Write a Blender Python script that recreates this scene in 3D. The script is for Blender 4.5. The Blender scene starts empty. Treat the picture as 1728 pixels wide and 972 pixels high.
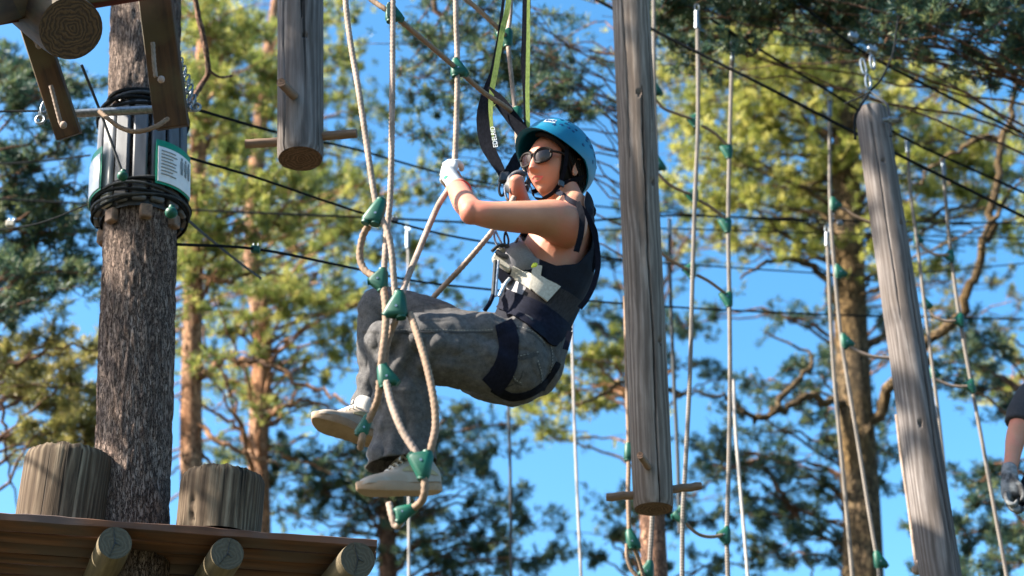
import bpy, bmesh, math, random
import numpy as np
from mathutils import Vector, Matrix, noise
from mathutils.bvhtree import BVHTree
V = Vector
R = math.radians
PI = math.pi
scene = bpy.context.scene
col = scene.collection
random.seed(7)
rng = np.random.default_rng(11)

# ------------------------------------------------------------------ camera
PITCH = R(29.0)
FPX = 2600.0                       # focal length in photograph pixels (photograph is 1728 wide)
CAM = V((0, 0, 1.6))
cam_d = bpy.data.cameras.new('camera')
cam = bpy.data.objects.new('camera', cam_d)
col.objects.link(cam)
cam.location = CAM
cam.rotation_euler = (PI/2 + PITCH, 0, 0)
cam_d.sensor_width = 36.0
cam_d.lens = 36.0*FPX/1728.0
cam_d.clip_start = 0.1
cam_d.clip_end = 3000
cam_d.dof.use_dof = True
cam_d.dof.focus_distance = 5.3
cam_d.dof.aperture_fstop = 2.1
cam_d.dof.aperture_blades = 7
scene.camera = cam

# ------------------------------------------------------------------ sky and sun
SUN_EL = R(38.0)
SUN_AZ_LEFT = R(77.0)              # measured from straight behind the camera towards the left
sun_dir = V((-math.sin(SUN_AZ_LEFT)*math.cos(SUN_EL), -math.cos(SUN_AZ_LEFT)*math.cos(SUN_EL), math.sin(SUN_EL)))
w = bpy.data.worlds.new('World')
scene.world = w
w.use_nodes = True
nt = w.node_tree
nt.nodes.clear()
out = nt.nodes.new('ShaderNodeOutputWorld')
bg = nt.nodes.new('ShaderNodeBackground')
sky = nt.nodes.new('ShaderNodeTexSky')
sky.sky_type = 'NISHITA'
sky.sun_disc = False
sky.sun_elevation = SUN_EL
sky.sun_rotation = math.atan2(sun_dir.x, sun_dir.y)
sky.air_density = 1.0
sky.dust_density = 1.6
sky.ozone_density = 3.0
bg.inputs['Strength'].default_value = 0.062
hs = nt.nodes.new('ShaderNodeHueSaturation'); hs.inputs['Saturation'].default_value = 1.27; hs.inputs['Hue'].default_value = .489; hs.inputs['Value'].default_value = 1.42
nt.links.new(sky.outputs[0], hs.inputs['Color']); nt.links.new(hs.outputs[0], bg.inputs[0])
nt.links.new(bg.outputs[0], out.inputs[0])
sd = bpy.data.lights.new('sun', 'SUN')
sd.energy = 5.0
sd.angle = R(0.53)
sd.color = (1.0, 0.92, 0.79)
sun = bpy.data.objects.new('sun', sd)
col.objects.link(sun)
sun.rotation_euler = (-sun_dir).to_track_quat('-Z', 'Y').to_euler()
sun.location = (-20, -10, 30)

scene.view_settings.view_transform = 'Standard'
scene.view_settings.look = 'None'
scene.view_settings.exposure = 2.12
scene.view_settings.gamma = 1.0
scene.render.engine = 'CYCLES'
scene.cycles.use_denoising = True
scene.cycles.max_bounces = 8
scene.cycles.transparent_max_bounces = 8

# ------------------------------------------------------------------ places
cp, sp_ = math.cos(PITCH), math.sin(PITCH)
def ray(px, py):
    u = (px-864.0)/FPX; v = (486.0-py)/FPX
    return V((u, cp - v*sp_, sp_ + v*cp))
def Q(px, py, Y):
    """the point of the vertical plane y = Y that lies at this place of the photograph"""
    d = ray(px, py)
    return CAM + d*(Y/d.y)
def proj(p):
    q = p - CAM
    d = q.y*cp + q.z*sp_
    return 864 + FPX*q.x/d, 486 - FPX*(-q.y*sp_ + q.z*cp)/d, d
def mpp(p):                         # metres per photograph pixel at a point
    q = p - CAM
    return (q.y*cp + q.z*sp_)/FPX

def cr(pts, n=6):
    """Catmull-Rom through tuples / vectors of any size"""
    P = [np.array(p, float) for p in pts]
    if len(P) < 3: 
        return [P[0]*(1-t)+P[1]*t for t in np.linspace(0, 1, n+1)]
    P = [2*P[0]-P[1]] + P + [2*P[-1]-P[-2]]
    o = []
    for i in range(1, len(P)-2):
        p0, p1, p2, p3 = P[i-1:i+3]
        for k in range(n):
            t = k/n
            o.append(0.5*((2*p1)+(-p0+p2)*t+(2*p0-5*p1+4*p2-p3)*t*t+(-p0+3*p1-3*p2+p3)*t**3))
    o.append(P[-2])
    return o
def resample(pts, step):
    pts = [V(p) for p in pts]
    o = [pts[0].copy()]; acc = 0.0
    L = sum((pts[i+1]-pts[i]).length for i in range(len(pts)-1))
    n = max(2, int(L/step)); st = L/n
    i = 0; pos = pts[0].copy(); need = st
    while i < len(pts)-1:
        seg = pts[i+1]-pos
        if seg.length >= need:
            pos = pos + seg.normalized()*need
            o.append(pos.copy()); need = st
        else:
            need -= seg.length; i += 1; pos = pts[i].copy()
    if (o[-1]-pts[-1]).length > st*.3: o.append(pts[-1].copy())
    return o

# ------------------------------------------------------------------ mesh builder
class MB:
    def __init__(s):
        s.v = []; s.f = []; s.g = []; s.m = []
    def add(s, vs, fs, gs=None, m=0):
        o = len(s.v)
        s.v += [tuple(x) for x in vs]
        s.g += [tuple(x) for x in (gs if gs is not None else vs)]
        s.f += [tuple(i+o for i in f) for f in fs]
        s.m += [m]*len(fs)
    def tube(s, pts, rad, n=8, cap=True, rf=None, m=0, flat=None, ref=None, capm=None, g0=0.0):
        """rad: number or list. rf(theta, length, index) multiplies the radius. flat: (axis factor)."""
        pts = [V(p) for p in pts]
        N = len(pts)
        if not hasattr(rad, '__len__'): rad = [rad]*N
        T = []
        for i in range(N):
            a = pts[max(0, i-1)]; b = pts[min(N-1, i+1)]
            T.append((b-a).normalized())
        r0 = V(ref) if ref is not None else (V((0, 1, 0)) if abs(T[0].y) < .9 else V((1, 0, 0)))
        n1 = (r0 - T[0]*r0.dot(T[0])).normalized()
        vs = []; gs = []; L = g0
        for i in range(N):
            if i: L += (pts[i]-pts[i-1]).length
            n1 = (n1 - T[i]*n1.dot(T[i])).normalized()
            n2 = T[i].cross(n1)
            for k in range(n):
                th = 2*PI*k/n
                r = rad[i]*(rf(th, L, i) if rf else 1.0)
                c, q = math.cos(th), math.sin(th)
                fl = flat if flat else 1.0
                vs.append(pts[i] + n1*(c*r) + n2*(q*r*fl))
                gs.append((c*rad[i], q*rad[i], L))
        fs = []
        for i in range(N-1):
            for k in range(n):
                a = i*n+k; b = i*n+(k+1) % n
                fs.append((a, b, b+n, a+n))
        s.add(vs, fs, gs, m)
        if cap:
            cm = m if capm is None else capm
            for i, rev in ((0, True), (N-1, False)):
                ring = vs[i*n:(i+1)*n]; gr = [(g[0], g[1], 0.0) for g in gs[i*n:(i+1)*n]]
                c = sum(ring, V())/n
                ff = [((k+1) % n, k, n) if rev else (k, (k+1) % n, n) for k in range(n)]
                s.add(ring+[c], ff, gr+[(0, 0, 0)], cm)
    def box(s, c, ax, ay, az, m=0, ch=0.0):
        """centre and three half-axis vectors, chamfered edges"""
        c = V(c); ax, ay, az = V(ax), V(ay), V(az)
        lx, ly, lz = ax.length, ay.length, az.length
        if ch <= 0:
            vs = [c+ax*i+ay*j+az*k for i in (-1, 1) for j in (-1, 1) for k in (-1, 1)]
            gs = [(i*lx, j*ly, k*lz) for i in (-1, 1) for j in (-1, 1) for k in (-1, 1)]
            fs = [(0, 1, 3, 2), (4, 6, 7, 5), (0, 4, 5, 1), (2, 3, 7, 6), (0, 2, 6, 4), (1, 5, 7, 3)]
            s.add(vs, fs, gs, m); return
        ux, uy, uz = ax/lx, ay/ly, az/lz
        bm = bmesh.new()
        for i in (-1, 1):
            for j in (-1, 1):
                for k in (-1, 1):
                    for q in range(3):
                        d = [lx, ly, lz]
                        for e in range(3):
                            if e != q: d[e] -= ch
                        bm.verts.new((i*d[0], j*d[1], k*d[2]))
        bmesh.ops.convex_hull(bm, input=bm.verts)
        bm.verts.index_update()
        L = [v.co.copy() for v in bm.verts]
        s.add([c+ux*p.x+uy*p.y+uz*p.z for p in L], [[v.index for v in f.verts] for f in bm.faces], L, m)
        bm.free()
    def hull(s, pts, m=0):
        bm = bmesh.new()
        for p in pts: bm.verts.new(p)
        r = bmesh.ops.convex_hull(bm, input=bm.verts)
        bmesh.ops.delete(bm, geom=[g for g in r['geom_interior'] if isinstance(g, bmesh.types.BMVert)], context='VERTS')
        bm.verts.index_update()
        s.add([v.co.copy() for v in bm.verts], [[v.index for v in f.verts] for f in bm.faces], None, m)
        bm.free()
    def ell(s, c, ax, ay, az, nu=20, nv=12, m=0):
        c = V(c); vs = []; fs = []
        for j in range(nv+1):
            ph = PI*j/nv
            for i in range(nu):
                th = 2*PI*i/nu
                vs.append(c+V(ax)*(math.sin(ph)*math.cos(th))+V(ay)*(math.sin(ph)*math.sin(th))+V(az)*math.cos(ph))
        for j in range(nv):
            for i in range(nu):
                a = j*nu+i; b = j*nu+(i+1) % nu
                fs.append((a, a+nu, b+nu, b))
        s.add(vs, fs, None, m)
    def ribbon(s, L, Rr, nrm, th, m=0):
        """strip between two polylines, thickened along the normals"""
        n = len(L); vs = []; gs = []; ln = 0
        for i in range(n):
            if i: ln += (V(L[i])-V(L[i-1])).length
            a, b, q = V(L[i]), V(Rr[i]), V(nrm[i])*th
            vs += [a, b, b+q, a+q]
            wd = (a-b).length
            gs += [(0, 0, ln), (wd, 0, ln), (wd, th, ln), (0, th, ln)]
        fs = []
        for i in range(n-1):
            for k in range(4):
                a = i*4+k; b = i*4+(k+1) % 4
                fs.append((a, b, b+4, a+4))
        fs += [(3, 2, 1, 0), ((n-1)*4, (n-1)*4+1, (n-1)*4+2, (n-1)*4+3)]
        s.add(vs, fs, gs, m)
    def mesh(s, name, mats, off=V((0, 0, 0)), smooth=True, angle=40, fixn=True):
        me = bpy.data.meshes.new(name)
        me.from_pydata([tuple(V(v)-off) for v in s.v], [], s.f)
        if not isinstance(mats, (list, tuple)): mats = [mats]
        for q in mats: me.materials.append(q)
        me.polygons.foreach_set('material_index', s.m)
        at = me.attributes.new('gc', 'FLOAT_VECTOR', 'POINT')
        at.data.foreach_set('vector', np.array(s.g, dtype=np.float32).ravel())
        if fixn:
            bm = bmesh.new(); bm.from_mesh(me)
            bmesh.ops.recalc_face_normals(bm, faces=bm.faces)
            bm.to_mesh(me); bm.free()
        if smooth:
            me.polygons.foreach_set('use_smooth', [True]*len(me.polygons))
            me.set_sharp_from_angle(angle=R(angle))
        me.update()
        return me

def tag(o, label=None, cat=None, group=None, kind=None):
    if label: o['label'] = label
    if cat: o['category'] = cat
    if group: o['group'] = group
    if kind: o['kind'] = kind
    return o
def root(name, loc, label, cat, group=None):
    o = bpy.data.objects.new(name, None)
    o.empty_display_size = .1
    col.objects.link(o); o.location = loc
    return tag(o, label, cat, group)
def wloc(o):
    p = V((0, 0, 0))
    while o is not None:
        p += V(o.location); o = o.parent
    return p
def part(name, mb, mats, parent=None, label=None, kind=None, **kw):
    off = wloc(parent) if parent else V((0, 0, 0))
    me = mb.mesh(name, mats, off, **kw) if isinstance(mb, MB) else mb
    o = bpy.data.objects.new(name, me)
    col.objects.link(o)
    if parent: o.parent = parent
    if label: o['label'] = label
    if kind: o['kind'] = kind
    return o
def clone(o, parent, loc):
    c = o.copy(); col.objects.link(c); c.parent = parent; c.location = loc
    return c

# ------------------------------------------------------------------ materials
def newmat(name):
    m = bpy.data.materials.new(name); m.use_nodes = True
    return m, m.node_tree, m.node_tree.nodes['Principled BSDF']
def N_(t, ty, **kw):
    n = t.nodes.new(ty)
    for k, v in kw.items():
        if k in n.inputs: n.inputs[k].default_value = v
        else: setattr(n, k, v)
    return n
def ramp(t, src, stops):
    r = t.nodes.new('ShaderNodeValToRGB')
    el = r.color_ramp.elements
    while len(el) < len(stops): el.new(0.5)
    for e, (p, c) in zip(el, stops):
        e.position = p; e.color = (*c, 1) if len(c) == 3 else c
    t.links.new(src, r.inputs[0])
    return r
def pm(name, c1, c2, scale=20, stretch=(1, 1, 1), rough=.7, bump=.3, bdist=.004, metal=0, detail=6, dist=0.0, contrast=(.35, .65), spec=.4, c3=None, s3=3, coat=0, grit=0):
    """two-colour grained material on the piece's own coordinates (gc)"""
    m, t, b = newmat(name)
    at = N_(t, 'ShaderNodeAttribute', attribute_name='gc')
    mp = N_(t, 'ShaderNodeMapping'); mp.inputs['Scale'].default_value = stretch
    t.links.new(at.outputs['Vector'], mp.inputs[0])
    n1 = N_(t, 'ShaderNodeTexNoise', Scale=scale, Detail=detail, Roughness=.62, Distortion=dist)
    t.links.new(mp.outputs[0], n1.inputs[0])
    r = ramp(t, n1.outputs[0], [(contrast[0], c1), (contrast[1], c2)])
    colr = r.outputs[0]
    if c3 is not None:
        n3 = N_(t, 'ShaderNodeTexNoise', Scale=s3, Detail=4)
        t.links.new(at.outputs['Vector'], n3.inputs[0])
        r3 = ramp(t, n3.outputs[0], [(.45, (0, 0, 0)), (.62, (1, 1, 1))])
        mx = N_(t, 'ShaderNodeMixRGB'); mx.inputs[2].default_value = (*c3, 1)
        t.links.new(r3.outputs[0], mx.inputs[0]); t.links.new(colr, mx.inputs[1])
        colr = mx.outputs[0]
    t.links.new(colr, b.inputs['Base Color'])
    b.inputs['Roughness'].default_value = rough
    b.inputs['Metallic'].default_value = metal
    b.inputs['Specular IOR Level'].default_value = spec
    if coat: b.inputs['Coat Weight'].default_value = coat
    h = n1.outputs[0]
    if grit:
        n4 = N_(t, 'ShaderNodeTexNoise', Scale=grit, Detail=3)
        t.links.new(at.outputs['Vector'], n4.inputs[0])
        ad = N_(t, 'ShaderNodeMath', operation='ADD'); t.links.new(h, ad.inputs[0]); t.links.new(n4.outputs[0], ad.inputs[1]); h = ad.outputs[0]
    bp = N_(t, 'ShaderNodeBump', Strength=bump, Distance=bdist)
    t.links.new(h, bp.inputs['Height']); t.links.new(bp.outputs[0], b.inputs['Normal'])
    return m

M = {}
def timber(name, dark, mid, light, stain, st_amt=.6, bump=.5, ct=.26, chk=.27):
    """weathered wood: fine drying streaks, wavy figure, knots, stains"""
    m, t, b = newmat(name)
    at = N_(t, 'ShaderNodeAttribute', attribute_name='gc')
    def nz(sc, st, det=6, ro=.6, dist=0):
        mp = N_(t, 'ShaderNodeMapping'); mp.inputs['Scale'].default_value = st; t.links.new(at.outputs['Vector'], mp.inputs[0])
        n = N_(t, 'ShaderNodeTexNoise', Scale=sc, Detail=det, Roughness=ro, Distortion=dist); t.links.new(mp.outputs[0], n.inputs[0]); return n
    def mth(op, a, b_=None, v=None):
        n = N_(t, 'ShaderNodeMath', operation=op); t.links.new(a, n.inputs[0])
        if b_ is not None: t.links.new(b_, n.inputs[1])
        elif v is not None: n.inputs[1].default_value = v
        return n.outputs[0]
    fine = nz(150, (1, 1, .018), 3); med = nz(26, (1, 1, .10), 8, .7, .6); big = nz(5, (1, 1, .35), 4)
    wv = N_(t, 'ShaderNodeTexWave', Scale=22, Distortion=9, Detail=3); wv.inputs['Detail Scale'].default_value = .6; wv.bands_direction = 'X'
    mp = N_(t, 'ShaderNodeMapping'); mp.inputs['Scale'].default_value = (1, 1, .12); t.links.new(at.outputs['Vector'], mp.inputs[0]); t.links.new(mp.outputs[0], wv.inputs[0])
    f = mth('ADD', mth('MULTIPLY', fine.outputs[0], v=.28), mth('MULTIPLY', med.outputs[0], v=.52)); f = mth('ADD', f, mth('MULTIPLY', wv.outputs['Fac'], v=.18))
    r = ramp(t, f, [(.5-ct, dark), (.50, mid), (.5+ct, light)])
    rb = ramp(t, big.outputs[0], [(.42, (0, 0, 0)), (.66, (st_amt,)*3)])
    mx = N_(t, 'ShaderNodeMixRGB'); mx.inputs[2].default_value = (*stain, 1); t.links.new(rb.outputs[0], mx.inputs[0]); t.links.new(r.outputs[0], mx.inputs[1])
    # checks: thin dark drying cracks
    ck = nz(46, (1, 1, .022), 2, .4, .2); rc_ = ramp(t, ck.outputs[0], [(chk, (.22, .22, .22)), (chk+.045, (1, 1, 1))])
    m2 = N_(t, 'ShaderNodeMixRGB', blend_type='MULTIPLY'); m2.inputs[0].default_value = 1; t.links.new(mx.outputs[0], m2.inputs[1]); t.links.new(rc_.outputs[0], m2.inputs[2])
    t.links.new(m2.outputs[0], b.inputs['Base Color']); b.inputs['Roughness'].default_value = .88; b.inputs['Specular IOR Level'].default_value = .2
    h = mth('ADD', f, mth('MULTIPLY', rc_.outputs[0], v=.6))
    bp = N_(t, 'ShaderNodeBump', Strength=bump, Distance=.006); t.links.new(h, bp.inputs['Height']); t.links.new(bp.outputs[0], b.inputs['Normal'])
    return m
M['wood'] = timber('weathered_wood', (.040, .029, .023), (.155, .122, .10), (.36, .30, .255), (.09, .062, .044))
M['wood_grey'] = timber('grey_blue_wood', (.036, .030, .028), (.125, .108, .102), (.27, .243, .232), (.075, .057, .045))
M['stump'] = timber('stump_wood', (.026, .018, .012), (.105, .076, .05), (.25, .195, .135), (.055, .034, .02), .75, .9, .17, .31)
M['peg'] = pm('peg_wood', (.09, .05, .03), (.28, .175, .11), 40, (1, 1, .1), .75, .5, .002, contrast=(.3, .7))
M['endgrain'] = None
def endgrain(name, c1, c2):
    m, t, b = newmat(name)
    at = N_(t, 'ShaderNodeAttribute', attribute_name='gc')
    wv = N_(t, 'ShaderNodeTexWave', wave_type='RINGS', rings_direction='Z', Scale=22, Distortion=14, Detail=6)
    t.links.new(at.outputs['Vector'], wv.inputs[0])
    nz = N_(t, 'ShaderNodeTexNoise', Scale=30, Detail=5)
    t.links.new(at.outputs['Vector'], nz.inputs[0])
    ml = N_(t, 'ShaderNodeMath', operation='MULTIPLY'); t.links.new(wv.outputs['Fac'], ml.inputs[0]); t.links.new(nz.outputs[0], ml.inputs[1])
    r = ramp(t, ml.outputs[0], [(.0, c1), (.9, c2)])
    t.links.new(r.outputs[0], b.inputs['Base Color']); b.inputs['Roughness'].default_value = .85
    bp = N_(t, 'ShaderNodeBump', Strength=.5, Distance=.003); t.links.new(ml.outputs[0], bp.inputs['Height']); t.links.new(bp.outputs[0], b.inputs['Normal'])
    return m
M['end_brown'] = endgrain('end_grain_brown', (.06, .032, .02), (.20, .11, .065))
M['end_grey'] = endgrain('end_grain_grey', (.055, .048, .032), (.095, .085, .058))
M['end_orange'] = endgrain('end_grain_orange', (.03, .016, .007), (.14, .075, .03))
M['deck'] = pm('deck_plank', (.03, .013, .007), (.20, .08, .034), 14, (1, 1, .07), .8, .7, .004, contrast=(.3, .7), c3=(.08, .05, .04), s3=4)
M['deck_edge'] = M['deck']
M['beam'] = pm('beam_wood', (.06, .045, .025), (.19, .145, .08), 26, (1, 1, .08), .8, .7, .004)
M['darkbeam'] = pm('shade_darkened_beam', (.018, .008, .003), (.10, .046, .015), 20, (1, 1, .1), .75, .6, .004, c3=(.07, .05, .02), s3=6)  # brown darkened to stand in for deep shade on the overhead beams and boards
M['redbeam'] = pm('red_stained_plank', (.07, .014, .01), (.17, .035, .022), 20, (1, 1, .1), .7, .5, .003)
M['rope'] = pm('beige_rope', (.125, .09, .068), (.27, .205, .16), 160, (1, 1, .4), .85, .5, .001, contrast=(.3, .7), c3=(.33, .24, .2), s3=8)
M['rope_tan'] = pm('tan_rope', (.12, .08, .052), (.27, .18, .12), 160, (1, 1, .4), .85, .5, .001, contrast=(.3, .7), c3=(.18, .12, .085), s3=8)
M['rope_grey'] = pm('grey_rope', (.22, .20, .19), (.42, .39, .36), 160, (1, 1, .4), .85, .5, .001, contrast=(.3, .7))
def braid(name, c1, c2, dark):
    m, t, b = newmat(name)
    at = N_(t, 'ShaderNodeAttribute', attribute_name='gc')
    sx = N_(t, 'ShaderNodeSeparateXYZ'); t.links.new(at.outputs['Vector'], sx.inputs[0])
    an = N_(t, 'ShaderNodeMath', operation='ARCTAN2'); t.links.new(sx.outputs[0], an.inputs[0]); t.links.new(sx.outputs[1], an.inputs[1])
    def strand(sgn):
        a = N_(t, 'ShaderNodeMath', operation='MULTIPLY'); a.inputs[1].default_value = 3.0*sgn; t.links.new(an.outputs[0], a.inputs[0])
        z = N_(t, 'ShaderNodeMath', operation='MULTIPLY_ADD'); z.inputs[1].default_value = 210.0
        t.links.new(sx.outputs[2], z.inputs[0]); t.links.new(a.outputs[0], z.inputs[2])
        s_ = N_(t, 'ShaderNodeMath', operation='SINE'); t.links.new(z.outputs[0], s_.inputs[0]); return s_
    s1, s2 = strand(1), strand(-1)
    mu = N_(t, 'ShaderNodeMath', operation='MULTIPLY'); t.links.new(s1.outputs[0], mu.inputs[0]); t.links.new(s2.outputs[0], mu.inputs[1])
    r = ramp(t, mu.outputs[0], [(.05, c2), (.25, c1), (.48, c1), (.62, dark)])
    nz = N_(t, 'ShaderNodeTexNoise', Scale=9, Detail=3); t.links.new(at.outputs['Vector'], nz.inputs[0])
    rr = ramp(t, nz.outputs[0], [(.3, (.62, .62, .62)), (.7, (1, 1, 1))])
    mx = N_(t, 'ShaderNodeMixRGB', blend_type='MULTIPLY'); mx.inputs[0].default_value = 1; t.links.new(r.outputs[0], mx.inputs[1]); t.links.new(rr.outputs[0], mx.inputs[2])
    t.links.new(mx.outputs[0], b.inputs['Base Color']); b.inputs['Roughness'].default_value = .8
    bp = N_(t, 'ShaderNodeBump', Strength=.6, Distance=.002); t.links.new(mu.outputs[0], bp.inputs['Height']); t.links.new(bp.outputs[0], b.inputs['Normal'])
    return m
M['braid'] = braid('braided_rope', (.14, .117, .098), (.215, .185, .157), (.022, .018, .016))
M['green'] = pm('green_plastic', (.0, .045, .028), (.0, .085, .05), 12, (1, 1, 1), .5, .15, .001, spec=.35, c3=(.004, .06, .04), s3=20)
M['steel'] = pm('galvanised_steel', (.13, .15, .165), (.30, .33, .36), 60, (1, 1, 1), .4, .2, .001, metal=.85)
M['cable'] = pm('dark_steel_cable', (.008, .009, .010), (.022, .024, .026), 200, (1, 1, .3), 1.0, .2, .001, spec=.0)
M['cablegrey'] = pm('grey_steel_cable', (.022, .024, .026), (.06, .065, .07), 200, (1, 1, .3), .7, .4, .001, spec=.2)
M['black'] = pm('black_webbing', (.003, .0035, .006), (.010, .011, .016), 260, (1, 1, .3), .9, .5, .0008, spec=.05)
M['padding'] = pm('worn_dark_padding', (.018, .015, .016), (.040, .034, .034), 180, rough=.85, bump=.4, bdist=.0008, spec=.1)
M['navy'] = pm('navy_webbing', (.003, .0035, .009), (.008, .009, .019), 260, (1, 1, .3), .85, .5, .0008, spec=.12)
M['limestrap'] = pm('lime_green_webbing', (.11, .15, .022), (.22, .28, .06), 200, (1, 1, .3), .75, .4, .0008)
M['beige'] = pm('beige_padding', (.30, .275, .235), (.42, .39, .33), 120, (1, 1, 1), .85, .3, .001)
M['yellow'] = pm('yellow_plastic', (.55, .60, .03), (.70, .75, .08), 30, rough=.4)
M['frame'] = pm('dark_acetate', (.010, .007, .006), (.018, .012, .010), 60, rough=.6, bump=.0, spec=.15)
M['dkplastic'] = pm('dark_plastic', (.012, .012, .014), (.03, .03, .034), 60, rough=.4, bump=.1)
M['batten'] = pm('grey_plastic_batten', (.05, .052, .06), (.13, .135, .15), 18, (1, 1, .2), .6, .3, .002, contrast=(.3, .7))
M['batten_lit'] = pm('sunlit_batten', (.30, .29, .28), (.5, .48, .46), 18, (1, 1, .2), .6, .3, .002)  # lighter copy of the batten grey, sunlight put into its colour
M['white'] = pm('white_print', (.72, .72, .72), (.80, .80, .80), 30, rough=.4, bump=.05)
M['signgreen'] = pm('green_print', (.0, .20, .11), (.0, .25, .14), 30, rough=.4, bump=.05)
M['ink'] = pm('grey_print', (.20, .22, .22), (.26, .28, .28), 30, rough=.5, bump=.05)
M['rust'] = pm('rusty_block', (.09, .06, .045), (.24, .15, .10), 30, rough=.8, bump=.5)

def bark(name, c_dark, c_mid, c_hi, scale=13, zst=.22, bd=.02, warm=None):
    m, t, b = newmat(name)
    at = N_(t, 'ShaderNodeAttribute', attribute_name='gc')
    mp = N_(t, 'ShaderNodeMapping'); mp.inputs['Scale'].default_value = (1, 1, zst)
    t.links.new(at.outputs['Vector'], mp.inputs[0])
    nz = N_(t, 'ShaderNodeTexNoise', Scale=scale*2.2, Detail=8, Roughness=.65)
    t.links.new(mp.outputs[0], nz.inputs[0])
    vo = N_(t, 'ShaderNodeTexVoronoi', feature='DISTANCE_TO_EDGE', Scale=scale*1.6)
    ms = N_(t, 'ShaderNodeMixRGB', blend_type='LINEAR_LIGHT'); ms.inputs[0].default_value = .12
    t.links.new(mp.outputs[0], ms.inputs[1]); t.links.new(nz.outputs['Color'], ms.inputs[2]); t.links.new(ms.outputs[0], vo.inputs[0])
    rv = ramp(t, vo.outputs['Distance'], [(.0, (0, 0, 0)), (.16, (1, 1, 1))])
    mu = N_(t, 'ShaderNodeMath', operation='MULTIPLY'); t.links.new(rv.outputs[0], mu.inputs[0]); t.links.new(nz.outputs[0], mu.inputs[1])
    r = ramp(t, mu.outputs[0], [(.08, c_dark), (.40, c_mid), (.68, c_hi)])
    colr = r.outputs[0]
    if warm:
        n2 = N_(t, 'ShaderNodeTexNoise', Scale=1.6, Detail=3); t.links.new(at.outputs['Vector'], n2.inputs[0])
        r2 = ramp(t, n2.outputs[0], [(.42, (0, 0, 0)), (.6, (1, 1, 1))])
        mx = N_(t, 'ShaderNodeMixRGB'); mx.inputs[2].default_value = (*warm, 1); t.links.new(r2.outputs[0], mx.inputs[0]); t.links.new(colr, mx.inputs[1])
        m2 = N_(t, 'ShaderNodeMixRGB', blend_type='MULTIPLY'); m2.inputs[0].default_value = .55
        t.links.new(mx.outputs[0], m2.inputs[1]); t.links.new(rv.outputs[0], m2.inputs[2]); colr = m2.outputs[0]
    t.links.new(colr, b.inputs['Base Color'])
    b.inputs['Roughness'].default_value = .9; b.inputs['Specular IOR Level'].default_value = .2
    bp = N_(t, 'ShaderNodeBump', Strength=1.0, Distance=bd); t.links.new(mu.outputs[0], bp.inputs['Height']); t.links.new(bp.outputs[0], b.inputs['Normal'])
    return m
M['bark'] = bark('grey_pine_bark', (.032, .020, .016), (.165, .112, .088), (.36, .27, .22), 22, .16, .008)
M['bark_orange'] = bark('orange_pine_bark', (.09, .04, .025), (.33, .18, .10), (.55, .34, .21), 12, .35, .01, warm=(.42, .20, .10))
M['bark_moss'] = bark('mossy_pine_bark', (.03, .02, .012), (.12, .085, .045), (.26, .165, .09), 12, .35, .015, warm=(.13, .08, .032))
M['bark_red'] = bark('reddish_pine_bark', (.05, .028, .02), (.17, .09, .06), (.34, .19, .12), 14, .4, .008)

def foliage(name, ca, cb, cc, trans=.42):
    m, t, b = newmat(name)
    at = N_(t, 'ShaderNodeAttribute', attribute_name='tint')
    r = ramp(t, at.outputs['Fac'], [(.0, ca), (.55, cb), (1.0, cc)])  # dark low end of the tint stands in for shaded masses, scattered per tuft
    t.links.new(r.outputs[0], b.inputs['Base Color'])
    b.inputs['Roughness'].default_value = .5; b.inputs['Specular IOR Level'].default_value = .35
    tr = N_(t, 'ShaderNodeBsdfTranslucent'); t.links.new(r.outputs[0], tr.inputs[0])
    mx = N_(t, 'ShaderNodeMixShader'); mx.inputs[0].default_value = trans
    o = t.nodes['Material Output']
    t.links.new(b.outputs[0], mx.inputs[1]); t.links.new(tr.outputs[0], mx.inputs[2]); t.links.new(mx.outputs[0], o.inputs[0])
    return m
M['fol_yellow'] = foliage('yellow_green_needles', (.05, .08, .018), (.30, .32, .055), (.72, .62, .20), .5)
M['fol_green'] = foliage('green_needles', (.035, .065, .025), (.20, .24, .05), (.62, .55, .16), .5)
M['fol_dark'] = foliage('shaded_blue_green_needles', (.010, .035, .030), (.04, .085, .055), (.24, .26, .09), .42)  # dark blue-green base colour stands in for crowns in shade
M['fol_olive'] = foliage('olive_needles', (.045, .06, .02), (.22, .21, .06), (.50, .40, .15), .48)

# ------------------------------------------------------------------ ground
mb = MB()
n = 40; S = 900.0
gv = []; gf = []
for j in range(n+1):
    for i in range(n+1):
        fx = (i/n*2-1); fy = (j/n*2-1)
        x = S*fx*abs(fx); y = S*fy*abs(fy)
        gv.append((x, y, .12*noise.noise(V((x*.2, y*.2, 0)))-.1))
for j in range(n):
    for i in range(n):
        a = j*(n+1)+i; gf.append((a, a+1, a+n+2, a+n+1))
mb.add(gv, gf)
M['floor'] = pm('forest_floor', (.018, .024, .010), (.07, .055, .032), .9, rough=.95, bump=.5, bdist=.05, c3=(.03, .045, .015), s3=.3, grit=14)
tag(part('ground', mb, M['floor']), kind='structure')

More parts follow.
